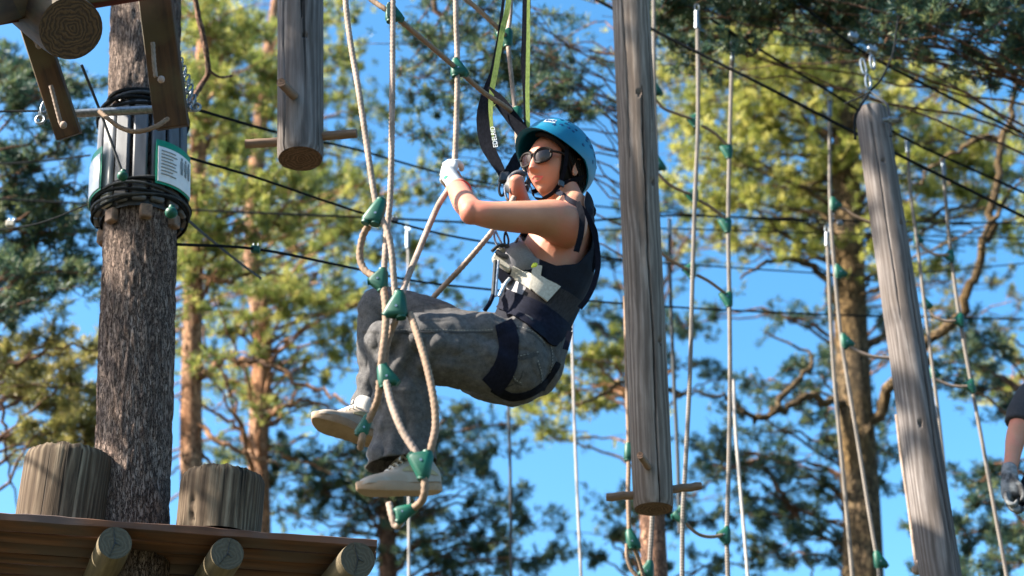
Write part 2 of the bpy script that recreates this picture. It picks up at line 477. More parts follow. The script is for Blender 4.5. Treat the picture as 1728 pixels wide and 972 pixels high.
# ------------------------------------------------------------------ pines behind the course
def needles(cen, dirs, L, nb, wd, r_):
    """nb thin triangular blades per tuft -> (verts, tint)"""
    N = len(cen)
    c = np.repeat(cen, nb, 0); d = np.repeat(dirs, nb, 0)
    u = r_.normal(size=(N*nb, 3)); u /= np.linalg.norm(u, axis=1)[:, None]
    q = d*.95+u; q /= np.linalg.norm(q, axis=1)[:, None]
    ln = L*r_.uniform(.65, 1.15, (N*nb, 1))
    base = c + d*r_.uniform(-.5, .5, (N*nb, 1))*L
    tip = base + q*ln
    w_ = np.cross(q, r_.normal(size=(N*nb, 3))); w_ /= np.linalg.norm(w_, axis=1)[:, None]+1e-9
    mid = base + q*ln*.45
    vv = np.stack([base, mid+w_*wd, tip, mid-w_*wd], 1).reshape(-1, 3)
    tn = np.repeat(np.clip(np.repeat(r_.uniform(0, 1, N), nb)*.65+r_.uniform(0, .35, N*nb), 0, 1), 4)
    return vv, tn

DENS = 2.6; FILL = True
def tree(name, label, trunk, trad, Y, clusters, fol, barkm, seed, group='pines standing behind the rope course', limbs=(), nb=24, L=.074, wd=.0046, dens=1.0, twigm=None, cat='pine tree', tseg=14, limb_r=.016):
    """trunk: (px, py) list from the bottom up at plane Y; clusters: (px, py, rx, ry, dY, density) ; limbs: lists of (px, py, dY) with start radius"""
    r_ = np.random.default_rng(seed)
    tp = [Q(px, py, Y) for px, py in trunk]
    # carry the trunk down to the ground
    d0 = (tp[1]-tp[0]); 
    bx = tp[0] + d0*((0-tp[0].z)/d0.z) if abs(d0.z) > .3 else V((tp[0].x, tp[0].y, 0))
    base = V((tp[0].x+(bx.x-tp[0].x)*.5, tp[0].y+(bx.y-tp[0].y)*.5, -.15))
    rt = root(name, (base.x, base.y, 0), label, cat, group)
    path = [base] + tp
    sm = [V(p) for p in cr(path, 8)]
    k = len(sm)
    rr = []
    H = max(1e-3, sm[-1].z-sm[0].z)
    for p in sm:
        t = (p.z-sm[0].z)/H
        rr.append(trad*(1.35-.75*t) if t < .9 else trad*(.675*(1-(t-.9)*5)))
    mb = MB()
    def rf(th, s, i): return 1+.07*noise.noise(V((math.cos(th)*1.5, math.sin(th)*1.5, s*1.3+seed)))
    mb.tube(sm, rr, tseg, rf=rf)
    for lb in limbs:
        lr = lb[0]; pts = [Q(a, b_, Y+c_) for a, b_, c_ in lb[1:]]
        s2 = [V(p) for p in cr(pts, 7)]
        for i in range(1, len(s2)-1): s2[i] += V(r_.normal(size=3)*lr*.5)
        mb.tube(s2, [lr*(1-.75*i/len(s2)) for i in range(len(s2))], 8)
    # branches to every cluster
    allc = []; alld = []; tw = MB()
    extra = []
    for cl in clusters:
        if cl[0] != 'w' and FILL:
            px, py, rx, ry = cl[:4]; a_ = r_.uniform(0, 6.28)
            extra.append((px+math.cos(a_)*rx*1.1, py+math.sin(a_)*ry*1.2, rx*1.1, ry*1.0, (cl[4] if len(cl) > 4 else 0)+r_.uniform(-.8, .8), (cl[5] if len(cl) > 5 else 1)*.55))
    for cl in list(clusters)+extra:
        if cl[0] == 'w':
            c = cl[1]; mp_ = 1.0; rx, ry = cl[2], cl[3]; dn = cl[4]*dens*160000
        else:
            px, py, rx, ry = cl[:4]; dY = cl[4] if len(cl) > 4 else r_.uniform(-.6, .6); dn = (cl[5] if len(cl) > 5 else 1)*dens*DENS
            c = Q(px, py, Y+dY); mp_ = mpp(c)*1.38
        ax = np.array([rx*mp_*r_.uniform(.75, 1.35), (rx+ry)*.5*mp_, ry*mp_*r_.uniform(.75, 1.35)])
        # nearest trunk point a little lower
        best = min(sm[3:], key=lambda p: (V((p.x, p.y, p.z+.35))-c).length)
        s0 = best; mid = s0.lerp(c, .5)+V((0, 0, .12))+V(r_.normal(size=3)*.08)
        br = [V(p) for p in cr([s0, mid, c], 6)]
        for i in range(1, len(br)): br[i] += V(r_.normal(size=3)*.015)
        if (s0-c).length < 7:
            mb.tube(br, [limb_r*(1.1-.7*i/len(br)) for i in range(len(br))], 6, cap=False)
        nt_ = max(8, int(rx*ry/70*dn))
        # boughs inside the cluster, tufts along them
        nbh = max(5, int(nt_/8))
        cc = np.array(c)
        for b_ in range(nbh):
            u = r_.normal(size=3); u /= np.linalg.norm(u)
            u[2] = u[2]*.6+.1
            e = cc + u*ax*r_.uniform(.5, 1.6)
            st = cc + (r_.normal(size=3)*.25)*ax*.6
            dd = e-st; ln = np.linalg.norm(dd)+1e-6; dd /= ln
            m_ = (st+e)/2+r_.normal(size=3)*ln*.08+np.array([0, 0, -ln*.06])
            bt = cr([st, m_, e], 3)
            tw.tube([V(p) for p in bt], [.006, .006, .005, .004, .0035, .003, .0025][:len(bt)], 4, cap=False)
            mt = int(nt_/nbh)+1
            tt = r_.uniform(.15, 1.05, mt)
            for t in tt:
                p = st*(1-t)**2+2*m_*t*(1-t)+e*t*t+r_.normal(size=3)*ln*.10
                d = dd*.6+np.array([0, 0, .45])+r_.normal(size=3)*.35
                allc.append(p); alld.append(d/np.linalg.norm(d))
    part('trunk', mb, barkm, rt, angle=180)
    if allc:
        vv, tn = needles(np.array(allc), np.array(alld), L, nb, wd, r_)
        off = np.array(wloc(rt))
        tv = np.array(tw.v) if tw.v else np.zeros((0, 3))
        nq = len(vv)//4
        Vt = np.concatenate([vv, tv])-off
        me = bpy.data.meshes.new('crown')
        tf = np.array(tw.f, dtype=np.int32).reshape(-1, 4)+len(vv)
        fc = np.concatenate([np.arange(nq*4, dtype=np.int32).reshape(-1, 4), tf])
        me.vertices.add(len(Vt)); me.vertices.foreach_set('co', Vt.astype(np.float32).ravel())
        me.loops.add(fc.size); me.loops.foreach_set('vertex_index', fc.ravel())
        me.polygons.add(len(fc)); me.polygons.foreach_set('loop_start', np.arange(0, fc.size, 4, dtype=np.int32))
        me.materials.append(fol); me.materials.append(twigm or barkm)
        me.polygons.foreach_set('material_index', np.concatenate([np.zeros(nq, np.int32), np.ones(len(tf), np.int32)]))
        a = me.attributes.new('tint', 'FLOAT', 'POINT')
        a.data.foreach_set('value', np.concatenate([tn, np.zeros(len(tv))]).astype(np.float32))
        g = me.attributes.new('gc', 'FLOAT_VECTOR', 'POINT'); g.data.foreach_set('vector', Vt.astype(np.float32).ravel())
        me.update(calc_edges=True)
        part('crown', me, None, rt)
    return rt

# left dark pine
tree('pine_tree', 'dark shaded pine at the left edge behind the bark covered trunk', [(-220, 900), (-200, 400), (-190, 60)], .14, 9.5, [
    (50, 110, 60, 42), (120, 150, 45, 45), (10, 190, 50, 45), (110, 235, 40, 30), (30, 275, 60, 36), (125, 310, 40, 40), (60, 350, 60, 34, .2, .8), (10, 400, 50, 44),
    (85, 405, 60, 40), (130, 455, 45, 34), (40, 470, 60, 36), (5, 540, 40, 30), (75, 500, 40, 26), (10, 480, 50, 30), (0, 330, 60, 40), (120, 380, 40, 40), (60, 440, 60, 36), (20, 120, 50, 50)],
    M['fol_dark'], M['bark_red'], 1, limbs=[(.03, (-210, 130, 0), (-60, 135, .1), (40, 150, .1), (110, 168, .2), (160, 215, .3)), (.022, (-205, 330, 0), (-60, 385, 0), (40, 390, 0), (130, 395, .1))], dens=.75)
tree('pine_tree', 'ragged olive green pine low at the left edge above the deck', [(-90, 960), (-80, 760), (-70, 600)], .10, 10.6, [
    (60, 620, 70, 32), (120, 600, 40, 36), (30, 665, 60, 34), (95, 690, 50, 34), (140, 740, 50, 44, 0, 1.2), (60, 735, 50, 30), (10, 600, 45, 24), (135, 660, 40, 40), (150, 600, 30, 40)],
    M['fol_olive'], M['bark_red'], 2, dens=1.0, limbs=[(.02, (-80, 640, 0), (0, 680, 0), (10, 760, 0), (30, 860, .1))])
# two orange-trunked pines in the left middle
tree('pine_tree', 'tall pine with patchy orange trunk just right of the bark covered trunk', [(318, 1060), (322, 700), (328, 420), (338, 180), (350, -60)], .095, 11.2, [
    (345, 60, 60, 60), (420, 60, 60, 55), (400, 150, 70, 50), (340, 190, 50, 60), (440, 215, 55, 45), (380, 280, 60, 50), (320, 310, 40, 50), (440, 320, 60, 45), (340, 390, 50, 40),
    (400, 395, 60, 38), (470, 385, 50, 38), (305, 455, 36, 34, 0, .7), (385, 470, 50, 28, 0, .6), (320, 20, 40, 50), (455, 120, 40, 40)],
    M['fol_green'], M['bark_orange'], 3, dens=.95, limbs=[
        (.03, (325, 455, 0), (380, 475, -.1), (430, 460, -.1), (480, 465, 0)),
        (.036, (335, 640, 0), (380, 608, -.1), (440, 612, -.2), (520, 650, -.2), (600, 690, -.2)),
        (.026, (322, 700, 0), (370, 745, -.1), (420, 770, -.1), (470, 785, 0)), (.022, (322, 740, 0), (350, 775, .1), (385, 800, .1))])
tree('pine_tree', 'pine with sunlit orange trunk standing behind the crooked bare branches', [(436, 1060), (436, 760), (443, 560), (425, 440), (440, 200), (470, -40)], .105, 13.4, [
    (520, 60, 60, 50), (590, 110, 50, 45), (575, 20, 50, 34), (530, 160, 60, 45), (600, 190, 46, 36), (560, 250, 56, 40), (500, 270, 46, 40), (540, 330, 60, 40), (600, 310, 40, 40), (500, 420, 56, 40),
    (570, 400, 56, 40), (545, 470, 60, 34), (480, 490, 50, 28), (410, 560, 40, 26, 0, .6), (520, 545, 56, 28), (580, 520, 44, 30), (380, 640, 40, 22, 0, .5), (490, 620, 60, 22, 0, .6), (560, 600, 50, 30), (690, 330, 50, 26, 0, .7),
    (640, 430, 50, 26, .3, .6), (700, 420, 30, 34, .3, .6), (720, 480, 50, 24, .3, .6), (760, 500, 40, 20, .3, .5), (370, 560, 50, 34, -.3, .7), (530, 640, 60, 26, 0, .6), (580, 590, 40, 40, 0, .7), (380, 650, 40, 30, .4, .6), (470, 700, 50, 24, .5, .5), (560, 720, 50, 24, .5, .5), (325, 520, 36, 26, -2.5, .6), (335, 610, 30, 20, -2.5, .5), (440, 500, 36, 26, -.6, .8), (445, 590, 34, 22, -.6, .7), (435, 670, 30, 18, -.6, .5)],
    M['fol_green'], M['bark_orange'], 4, dens=.9, limbs=[
        (.034, (440, 705, 0), (470, 690, -.1), (520, 675, -.1), (575, 700, 0)), (.03, (436, 780, 0), (400, 720, -.1), (350, 690, -.3), (300, 670, -.3)),
        (.024, (436, 745, 0), (490, 770, 0), (560, 800, 0))])
tree('pine_tree', 'pale sunlit pine whose foliage fills the gap left of the short log', [(222, 1060), (228, 700), (240, 300), (250, 60)], .08, 15.5, [
    (330, 120, 46, 46), (420, 260, 60, 56), (350, 330, 60, 40), (420, 420, 60, 40), (300, 400, 30, 50), (500, 200, 50, 50), (380, 90, 60, 50), (480, 330, 60, 46), (520, 120, 50, 40), (560, 390, 50, 30), (640, 380, 40, 24), (450, 30, 60, 40), (370, 220, 60, 40), (360, 480, 50, 40, 0, .8), (440, 500, 60, 40, 0, .8), (520, 500, 60, 36, 0, .8), (420, 640, 60, 30, 0, .5), (380, 780, 50, 30, 0, .8), (440, 740, 50, 30, 0, .6), (600, 480, 50, 30, 0, .6), (310, 560, 30, 40, 0, .7)],
    M['fol_yellow'], M['bark_orange'], 5, dens=1.15)
# dark pine low in the middle
tree('pine_tree', 'dark bushy pine low in the middle under the hanging trainers', [(640, 1500), (650, 1200), (655, 1000), (650, 760)], .12, 14.0, [
    (510, 770, 56, 34), (585, 775, 60, 40), (540, 830, 70, 40), (650, 790, 60, 40), (460, 800, 50, 30), (620, 850, 70, 36), (720, 760, 50, 40), (770, 720, 44, 36), (745, 800, 56, 34), (800, 790, 44, 30),
    (700, 870, 60, 36), (790, 870, 60, 34), (560, 900, 60, 26, 0, .5), (860, 850, 46, 30), (740, 940, 70, 30), (830, 930, 60, 36), (910, 940, 50, 34), (650, 950, 60, 26, 0, .6), (830, 720, 30, 16, 0, .6), (470, 860, 40, 24, 0, .6), (880, 890, 30, 20)],
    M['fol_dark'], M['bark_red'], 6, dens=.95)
# branch hanging in from the top
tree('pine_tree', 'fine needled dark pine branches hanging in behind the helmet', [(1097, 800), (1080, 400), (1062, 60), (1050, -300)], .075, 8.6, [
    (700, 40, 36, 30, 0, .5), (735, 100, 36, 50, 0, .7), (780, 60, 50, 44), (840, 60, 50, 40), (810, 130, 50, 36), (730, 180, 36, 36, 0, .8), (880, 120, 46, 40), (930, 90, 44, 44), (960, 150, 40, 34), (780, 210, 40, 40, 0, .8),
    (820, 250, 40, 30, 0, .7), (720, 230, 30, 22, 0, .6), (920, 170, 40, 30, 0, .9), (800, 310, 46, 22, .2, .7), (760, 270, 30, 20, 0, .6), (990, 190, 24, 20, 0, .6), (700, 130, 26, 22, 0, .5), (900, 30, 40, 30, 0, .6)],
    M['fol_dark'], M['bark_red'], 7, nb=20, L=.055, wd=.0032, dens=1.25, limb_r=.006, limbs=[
        (.035, (1050, -300, 0), (900, -160, 0), (740, -10, 0), (800, 60, 0), (850, 130, 0)), (.016, (850, 80, 0), (810, 100, 0), (740, 110, 0)), (.012, (780, -20, 0), (730, 50, 0), (690, 110, 0))])
# big yellow-green pine on the right
tree('pine_tree', 'big sunlit yellow green pine with mossy trunk at the right', [(1462, 1250), (1455, 900), (1440, 640), (1432, 400), (1425, 150), (1420, -80)], .165, 12.0, [
    (1180, 170, 60, 40, .2, .8), (1210, 240, 60, 44), (1150, 60, 60, 46), (1230, 80, 60, 50), (1300, 60, 60, 40), (1310, 140, 60, 50), (1270, 210, 60, 50), (1340, 230, 60, 50), (1390, 130, 60, 50), (1180, 330, 46, 34, 0, .7),
    (1290, 290, 60, 44), (1360, 320, 56, 40), (1250, 340, 56, 30), (1310, 370, 56, 28), (1420, 260, 50, 50), (1480, 120, 50, 40), (1510, 250, 56, 46), (1560, 300, 56, 40), (1590, 230, 60, 40), (1650, 260, 50, 40), (1540, 370, 50, 30),
    (1690, 300, 50, 36), (1630, 330, 56, 30), (1350, 430, 56, 24), (1270, 415, 56, 26), (1480, 400, 40, 40, 0, .7), (1550, 130, 60, 46), (1640, 160, 46, 36, 0, .6), (1700, 390, 40, 24, 0, .8), (1140, 270, 40, 34, 0, .6), (1600, 440, 44, 26, 0, .6),
    (1660, 120, 40, 30, -1, .4), (1715, 340, 30, 30, -1, .6)],
    M['fol_yellow'], M['bark_moss'], 8, dens=.95, limbs=[
        (.055, (1450, 760, 0), (1500, 660, -.2), (1560, 590, -.5), (1625, 510, -.8), (1665, 400, -1.0), (1690, 250, -1.1), (1712, 160, -1.2), (1732, 60, -1.2), (1740, -60, -1.2)), (.03, (1690, 230, -1.1), (1640, 240, -1.1), (1580, 280, -1), (1530, 330, -.9)), (.025, (1655, 420, -1), (1700, 330, -1.1), (1735, 300, -1.1)),
        (.04, (1448, 690, 0), (1380, 672, -.2), (1320, 690, -.3), (1270, 705, -.3), (1220, 672, -.3), (1150, 668, -.3)), (.035, (1436, 395, 0), (1490, 400, -.1), (1580, 360, -.2), (1640, 345, -.2), (1728, 300, -.2)),
        (.04, (1440, 560, 0), (1370, 450, -.1), (1300, 440, -.1), (1250, 470, 0)), (.03, (1445, 600, 0), (1500, 560, .1), (1540, 500, .2)), (.03, (1300, 690, -.3), (1340, 650, -.2), (1370, 600, 0), (1290, 560, 0)),
        (.03, (1150, 668, -.3), (1090, 640, -.3), (1020, 660, -.3), (960, 690, -.3))])
tree('pine_tree', 'sunlit pine spray of clear yellow green between the jeans and the long log', [(1110, 1300), (1100, 900), (1090, 640)], .05, 12.8, [
    (1020, 620, 44, 30), (960, 660, 50, 34), (920, 700, 36, 26), (1000, 690, 56, 22, 0, .6), (1050, 600, 34, 34, 0, .8), (990, 600, 30, 16), (930, 735, 40, 16, 0, .7), (1030, 650, 40, 26)],
    M['fol_yellow'], M['bark_orange'], 9, dens=1.2)
tree('pine_tree', 'olive pine behind the mossy trunk, reaching over the rope ladder', [(1480, 1300), (1462, 900), (1436, 400), (1420, 0)], .09, 15.5, [
    (1140, 110, 60, 60), (1200, 180, 60, 50), (1260, 120, 60, 60), (1330, 190, 70, 60), (1400, 300, 60, 60), (1260, 300, 70, 40), (1480, 200, 70, 60), (1560, 200, 70, 60), (1620, 300, 70, 50), (1700, 240, 50, 40, 0, .7), (1370, 60, 80, 60), (1500, 330, 60, 50),
    (1340, 400, 80, 30), (1450, 330, 60, 40), (1140, 400, 40, 26), (1140, 210, 40, 40), (1240, 60, 60, 40),
    (1600, 480, 50, 34, 0, .7), (1680, 480, 40, 30, 0, .6), (1560, 460, 40, 30, 0, .6), (1690, 560, 36, 24, 0, .4), (1620, 560, 40, 30, 0, .6), (1570, 560, 36, 30, 0, .6), (1540, 620, 36, 30, 0, .6)],
    M['fol_olive'], M['bark_orange'], 10, dens=.9)
# overhanging dark boughs at the top right
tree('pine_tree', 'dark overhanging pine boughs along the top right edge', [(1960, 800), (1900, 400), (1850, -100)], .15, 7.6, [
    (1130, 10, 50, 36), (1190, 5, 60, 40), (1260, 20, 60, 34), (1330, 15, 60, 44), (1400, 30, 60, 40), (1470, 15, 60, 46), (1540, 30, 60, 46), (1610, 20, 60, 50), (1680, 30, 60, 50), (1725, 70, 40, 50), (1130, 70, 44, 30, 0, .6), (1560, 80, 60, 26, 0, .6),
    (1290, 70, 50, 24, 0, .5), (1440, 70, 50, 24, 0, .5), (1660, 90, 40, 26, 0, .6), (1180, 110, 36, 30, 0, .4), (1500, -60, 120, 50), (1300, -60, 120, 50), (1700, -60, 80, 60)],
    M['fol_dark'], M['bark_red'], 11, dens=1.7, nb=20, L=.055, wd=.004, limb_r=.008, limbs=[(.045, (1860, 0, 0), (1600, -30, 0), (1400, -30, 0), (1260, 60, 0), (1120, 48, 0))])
# lower right dark pines
tree('pine_tree', 'blue green pine low behind the long log with foot pegs', [(1100, 1500), (1100, 1200), (1098, 900), (1094, 600)], .09, 14.5, [
    (1040, 400, 40, 34), (1020, 480, 34, 26), (1060, 545, 44, 44), (1010, 560, 40, 36), (1120, 480, 40, 44, 0, .8), (1150, 560, 46, 34), (1180, 620, 40, 30, 0, .7), (1050, 900, 60, 34), (1120, 870, 46, 30), (1010, 940, 50, 26), (1090, 955, 60, 24), (1060, 840, 40, 20, 0, .5),
    (1180, 880, 50, 34), (1200, 950, 56, 26), (1150, 350, 40, 40, 0, .6), (1110, 300, 30, 40, 0, .6)],
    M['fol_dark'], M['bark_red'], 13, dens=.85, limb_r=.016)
tree('pine_tree', 'dark blue green pine filling the lower right between rope ladders', [(1478, 1500), (1470, 1200), (1458, 900), (1443, 560)], .10, 13.4, [
    (1200, 540, 44, 40, 0, .6), (1310, 540, 50, 30, 0, .6), (1390, 530, 36, 40, 0, .6), (1210, 760, 50, 30), (1280, 730, 50, 30), (1340, 690, 46, 34), (1390, 640, 46, 40), (1330, 620, 46, 24), (1260, 800, 56, 30), (1330, 780, 56, 34),
    (1400, 740, 46, 40), (1390, 820, 46, 34), (1320, 860, 56, 34), (1250, 870, 44, 26, 0, .7), (1380, 900, 50, 34), (1300, 940, 56, 26), (1420, 950, 40, 30), (1500, 700, 30, 40, 0, .6), (1490, 800, 30, 50, 0, .7), (1500, 560, 34, 40, 0, .8), (1280, 640, 40, 26, 0, .7)],
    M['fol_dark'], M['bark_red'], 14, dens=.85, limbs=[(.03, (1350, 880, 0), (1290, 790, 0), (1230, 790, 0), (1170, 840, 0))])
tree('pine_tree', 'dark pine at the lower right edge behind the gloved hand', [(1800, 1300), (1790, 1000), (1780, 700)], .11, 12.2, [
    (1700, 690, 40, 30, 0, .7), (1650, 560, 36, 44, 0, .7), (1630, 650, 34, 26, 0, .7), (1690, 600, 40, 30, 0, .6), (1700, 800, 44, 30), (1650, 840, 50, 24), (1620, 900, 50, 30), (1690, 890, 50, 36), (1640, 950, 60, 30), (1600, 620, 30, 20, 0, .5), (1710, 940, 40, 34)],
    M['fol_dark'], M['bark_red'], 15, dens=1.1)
tree('pine_tree', 'pale green pine top at the right edge above the gloved arm', [(1760, 1300), (1750, 900), (1740, 660)], .07, 14.6, [
    (1700, 650, 40, 30), (1720, 610, 30, 30), (1730, 700, 30, 40)], M['fol_yellow'], M['bark_orange'], 16, dens=1.0)
# pines standing beside the course, out of the picture to the left, that dapple it with shade
def shade(px, py, Y, t, r, dn=.5): return ('w', Q(px, py, Y)+sun_dir*t, r, r*.8, dn)
tree('pine_tree', 'pine standing beside the course beyond the left edge, shading the short log and trunk', [(-620, 1500), (-600, 600), (-580, -200), (-570, -900)], .15, 7.6, [
    shade(507, 60, 5.0, 4.2, .42, .6), shade(507, 200, 5.0, 4.6, .40, .5), shade(230, 420, 5.3, 3.6, .32), shade(240, 620, 5.3, 3.8, .34), shade(250, 780, 5.3, 3.3, .28), shade(110, 800, 4.9, 3.0, .16, .5), shade(400, 850, 5.0, 3.6, .16, .4),
    shade(230, 60, 5.3, 3.2, .2, .4), shade(1475, 240, 6.4, 8.2, .34, .7), shade(1500, 400, 6.4, 8.4, .16, .4), shade(1555, 700, 6.4, 8.0, .13, .8), shade(1580, 800, 6.4, 8.2, .08, .6),
    shade(1050, 60, 5.75, 6.4, .16, .7), shade(1066, 250, 5.75, 6.4, .10, .6)],
    M['fol_green'], M['bark_orange'], 21, group=None)

# ------------------------------------------------------------------ the bark covered trunk carrying the platforms
TY = 5.3
trk = root('pine_tree', Q(212, 1500, TY), 'thick pine trunk with grey plated bark rising through the low deck', 'pine tree')
trk.location.z = 0
mb = MB()
axis = [Q(222, 870, TY), Q(248, 0, TY)]
d = (axis[1]-axis[0]).normalized()
pA = axis[0]-d*((axis[0].z+.1)/d.z); pB = axis[1]+d*5
L = (pB-pA).length; n = int(L/.011)
z0, z1 = (Q(0, 1100, TY)-pA).z, (Q(0, -150, TY)-pA).z
pts = []
tt = 0.0
while tt < L:
    p = pA+d*tt; pts.append(p)
    zz = p.z-pA.z
    tt += .0105 if z0 < zz < z1 else .12
rad0 = 65*mpp(axis[0]); rad1 = 57*mpp(axis[1]); l0 = (axis[0]-pA).length; l1 = (axis[1]-pA).length
rads = []
for p in pts:
    t = ((p-pA).length-l0)/(l1-l0)
    rads.append((rad0+(rad1-rad0)*max(-.6, min(t, 2)))*(1.0 if t > -.6 else 1.0+(-.6-t)*.1))
def bark_rf(th, s, i):
    x, y = math.cos(th)*.15, math.sin(th)*.15
    q = V((x*1.0, y*1.0, s*.22))
    w_ = noise.noise_vector(V((x*22, y*22, s*6)))*.010
    dist, _ = noise.voronoi((q+w_)*38)
    e = min(1.0, (dist[1]-dist[0])*2.6)
    lump = noise.fractal(V((x*5, y*5, s*1.2)), .8, 2, 3)
    fine = noise.noise(V((x*90, y*90, s*40)))
    return 1 + (e-.75)*.050 + lump*.045 + fine*.006*e
mb.tube(pts, rads, 150, cap=False, rf=bark_rf)
part('trunk', mb, M['bark'], trk, angle=180)

def axpt(t):  # point on trunk axis where its z equals that of pixel row (approx)
    return axis[0].lerp(axis[1], t)
def trow(py): return axis[0].lerp(axis[1], (870-py-60)/870.0)
TD = d

# ------------------------------------------------------------------ collar of battens, cable windings, signs
cz0, cz1 = trow(352), trow(172)
collar = root('trunk_collar', cz0, 'grey batten collar wrapped in cable around the thick trunk', 'trunk collar')
sx_ = (TD.cross(V((0, 1, 0)))).normalized(); sx_ = V((1, 0, 0)); sx_ = (sx_-TD*sx_.dot(TD)).normalized(); sy_ = TD.cross(sx_).normalized()
if sy_.y > 0: sy_ = -sy_
def ring_pt(c, r, a):               # a: 0 to the right, 90 deg towards the camera
    return c + sx_*(math.cos(a)*r) + sy_*(math.sin(a)*r)
m1 = mpp(cz0)
rc = 72*m1
for i, a in enumerate(range(0, 360, 24)):
    a_ = R(a+8)
    mb = MB()
    cc0 = ring_pt(trow(356), rc, a_); cc1 = ring_pt(trow(182), rc*.97, a_)
    out_ = (cc0-trow(356)).normalized(); tg = TD.cross(out_)
    mb.box((cc0+cc1)/2, out_*.012, tg*(.028), (cc1-cc0)/2, ch=.006)
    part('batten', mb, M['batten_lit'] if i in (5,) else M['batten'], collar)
for i, (py, rr) in enumerate(((352, 78), (346, 80), (340, 81), (334, 81), (328, 80), (322, 79))):
    mb = MB(); c = trow(py)
    pp = [ring_pt(c, rr*m1*(1+.02*math.sin(3*t+i)), t)+TD*(.012*math.sin(t*2+i*1.3)) for t in [2*PI*k/64 for k in range(65)]]
    mb.tube(pp, .0062, 8, cap=False); part('cable_winding', mb, M['cablegrey'] if i % 2 else M['cable'], collar)
for i, (py, rr) in enumerate(((192, 70), (184, 76), (176, 74), (168, 68), (160, 64), (152, 62))):
    mb = MB(); c = trow(py)
    pp = [ring_pt(c, rr*m1*(1+.02*math.sin(2*t+i)), t)+TD*(.012*math.sin(t*2+i*1.7)) for t in [2*PI*k/64 for k in range(65)]]
    mb.tube(pp, .0085, 8, cap=False); part('cable_winding', mb, M['cable'] if i % 3 else M['cablegrey'], collar)
for a in (122, 70, 22, 190, 240, 300):
    mb = MB(); c = ring_pt(trow(372), 66*m1, R(a)); o_ = (c-trow(372)).normalized()
    mb.box(c, o_*.017, TD.cross(o_)*.024, TD*.03, ch=.006); part('support_block', mb, M['rust'], collar)
# black rubber sleeve under the upper windings
mb = MB()
mb.tube([trow(196), trow(150)], [60*m1, 59*m1], 40); part('rubber_sleeve', mb, M['dkplastic'], collar)
mb = MB()
mb.tube([trow(362), trow(350)], [66*m1, 68*m1], 40, cap=False); part('support_ring', mb, M['dkplastic'], collar)
# signs: curved print plates outside the battens
def sign(a0, a1, py_t, py_b, label, fig):
    c_b, c_t = trow(py_b), trow(py_t)
    rt = root('sign', ring_pt((c_b+c_t)/2, rc*1.12, R((a0+a1)/2)), label, 'sign', 'safety signs on the trunk collar')
    def plate(u0, u1, v0, v1, r, m, name, dz=0):
        mb = MB(); n_ = 10; rows = []
        for j in range(2):
            v = (v0, v1)[j]; base = c_b.lerp(c_t, v)
            for k in range(n_+1):
                a = R(a0+(a1-a0)*(u0+(u1-u0)*k/n_)); rows.append(ring_pt(base, r, a))
        vs = rows; q = []
        for k in range(n_+1): q.append((vs[k]-trow(0)).normalized())
        Lp = [vs[k] for k in range(n_+1)]; Rp = [vs[n_+1+k] for k in range(n_+1)]
        nr = [(Lp[k]-(c_b+(TD*(Lp[k]-c_b).dot(TD)))).normalized() for k in range(n_+1)]
        mb.ribbon(Lp, Rp, nr, .002); part(name, mb, m, rt)
    plate(0, 1, 0, 1, rc*1.17, M['signgreen'], 'backing_plate')
    plate(.04, .96, .05, .84, rc*1.17+.0035, M['white'], 'white_panel')
    if fig:
        for k in range(3): plate(.80-.12*k, .87-.12*k, .50, .68, rc*1.17+.007, M['ink'], 'figure_print'); plate(.815-.12*k, .855-.12*k, .70, .76, rc*1.17+.007, M['ink'], 'figure_print'); plate(.81-.12*k, .83-.12*k, .38, .49, rc*1.17+.007, M['ink'], 'figure_print'); plate(.84-.12*k, .86-.12*k, .38, .49, rc*1.17+.007, M['ink'], 'figure_print')
        for k in range(8): plate(.10, (.42, .46, .36, .44)[k % 4], .74-.075*k, .757-.075*k, rc*1.17+.007, M['ink'], 'text_line')
    return rt
sign(62, 6, 256, 332, 'curved safety sign with green border and small printed figures, right side of collar', True)
sign(178, 128, 256, 332, 'blank side of curved white sign, left side of collar', False)

def green_knob(px, py, Y, r, label):
    p = Q(px, py, Y); rt = root('cable_ball', p, label, 'cable ball', 'green plastic cable balls')
    mb = MB(); mb.ell(p, (r, 0, 0), (0, r, 0), (0, 0, r*.95)); part('ball', mb, M['green'], rt)
    mb = MB(); mb.tube([p+V((0, 0, r*.7)), p+V((0, 0, r*1.25))], [r*.6, r*.5], 12); part('collar_ring', mb, M['green'], rt)
green_knob(207, 297, 5.02, .021, 'small green ball hanging at the middle of the trunk collar')
green_knob(289, 359, 5.02, .024, 'green ball low on the right of the trunk collar')
mb = MB(); mb.tube([V(p) for p in cr([Q(138, 110, 4.75), Q(170, 190, 4.95), Q(190, 245, 5.0), Q(206, 290, 5.02)], 6)], .006, 8)
tag(part('steel_cable', mb, M['cablegrey']), 'thin grey cable slanting down the collar to the green ball', 'cable')

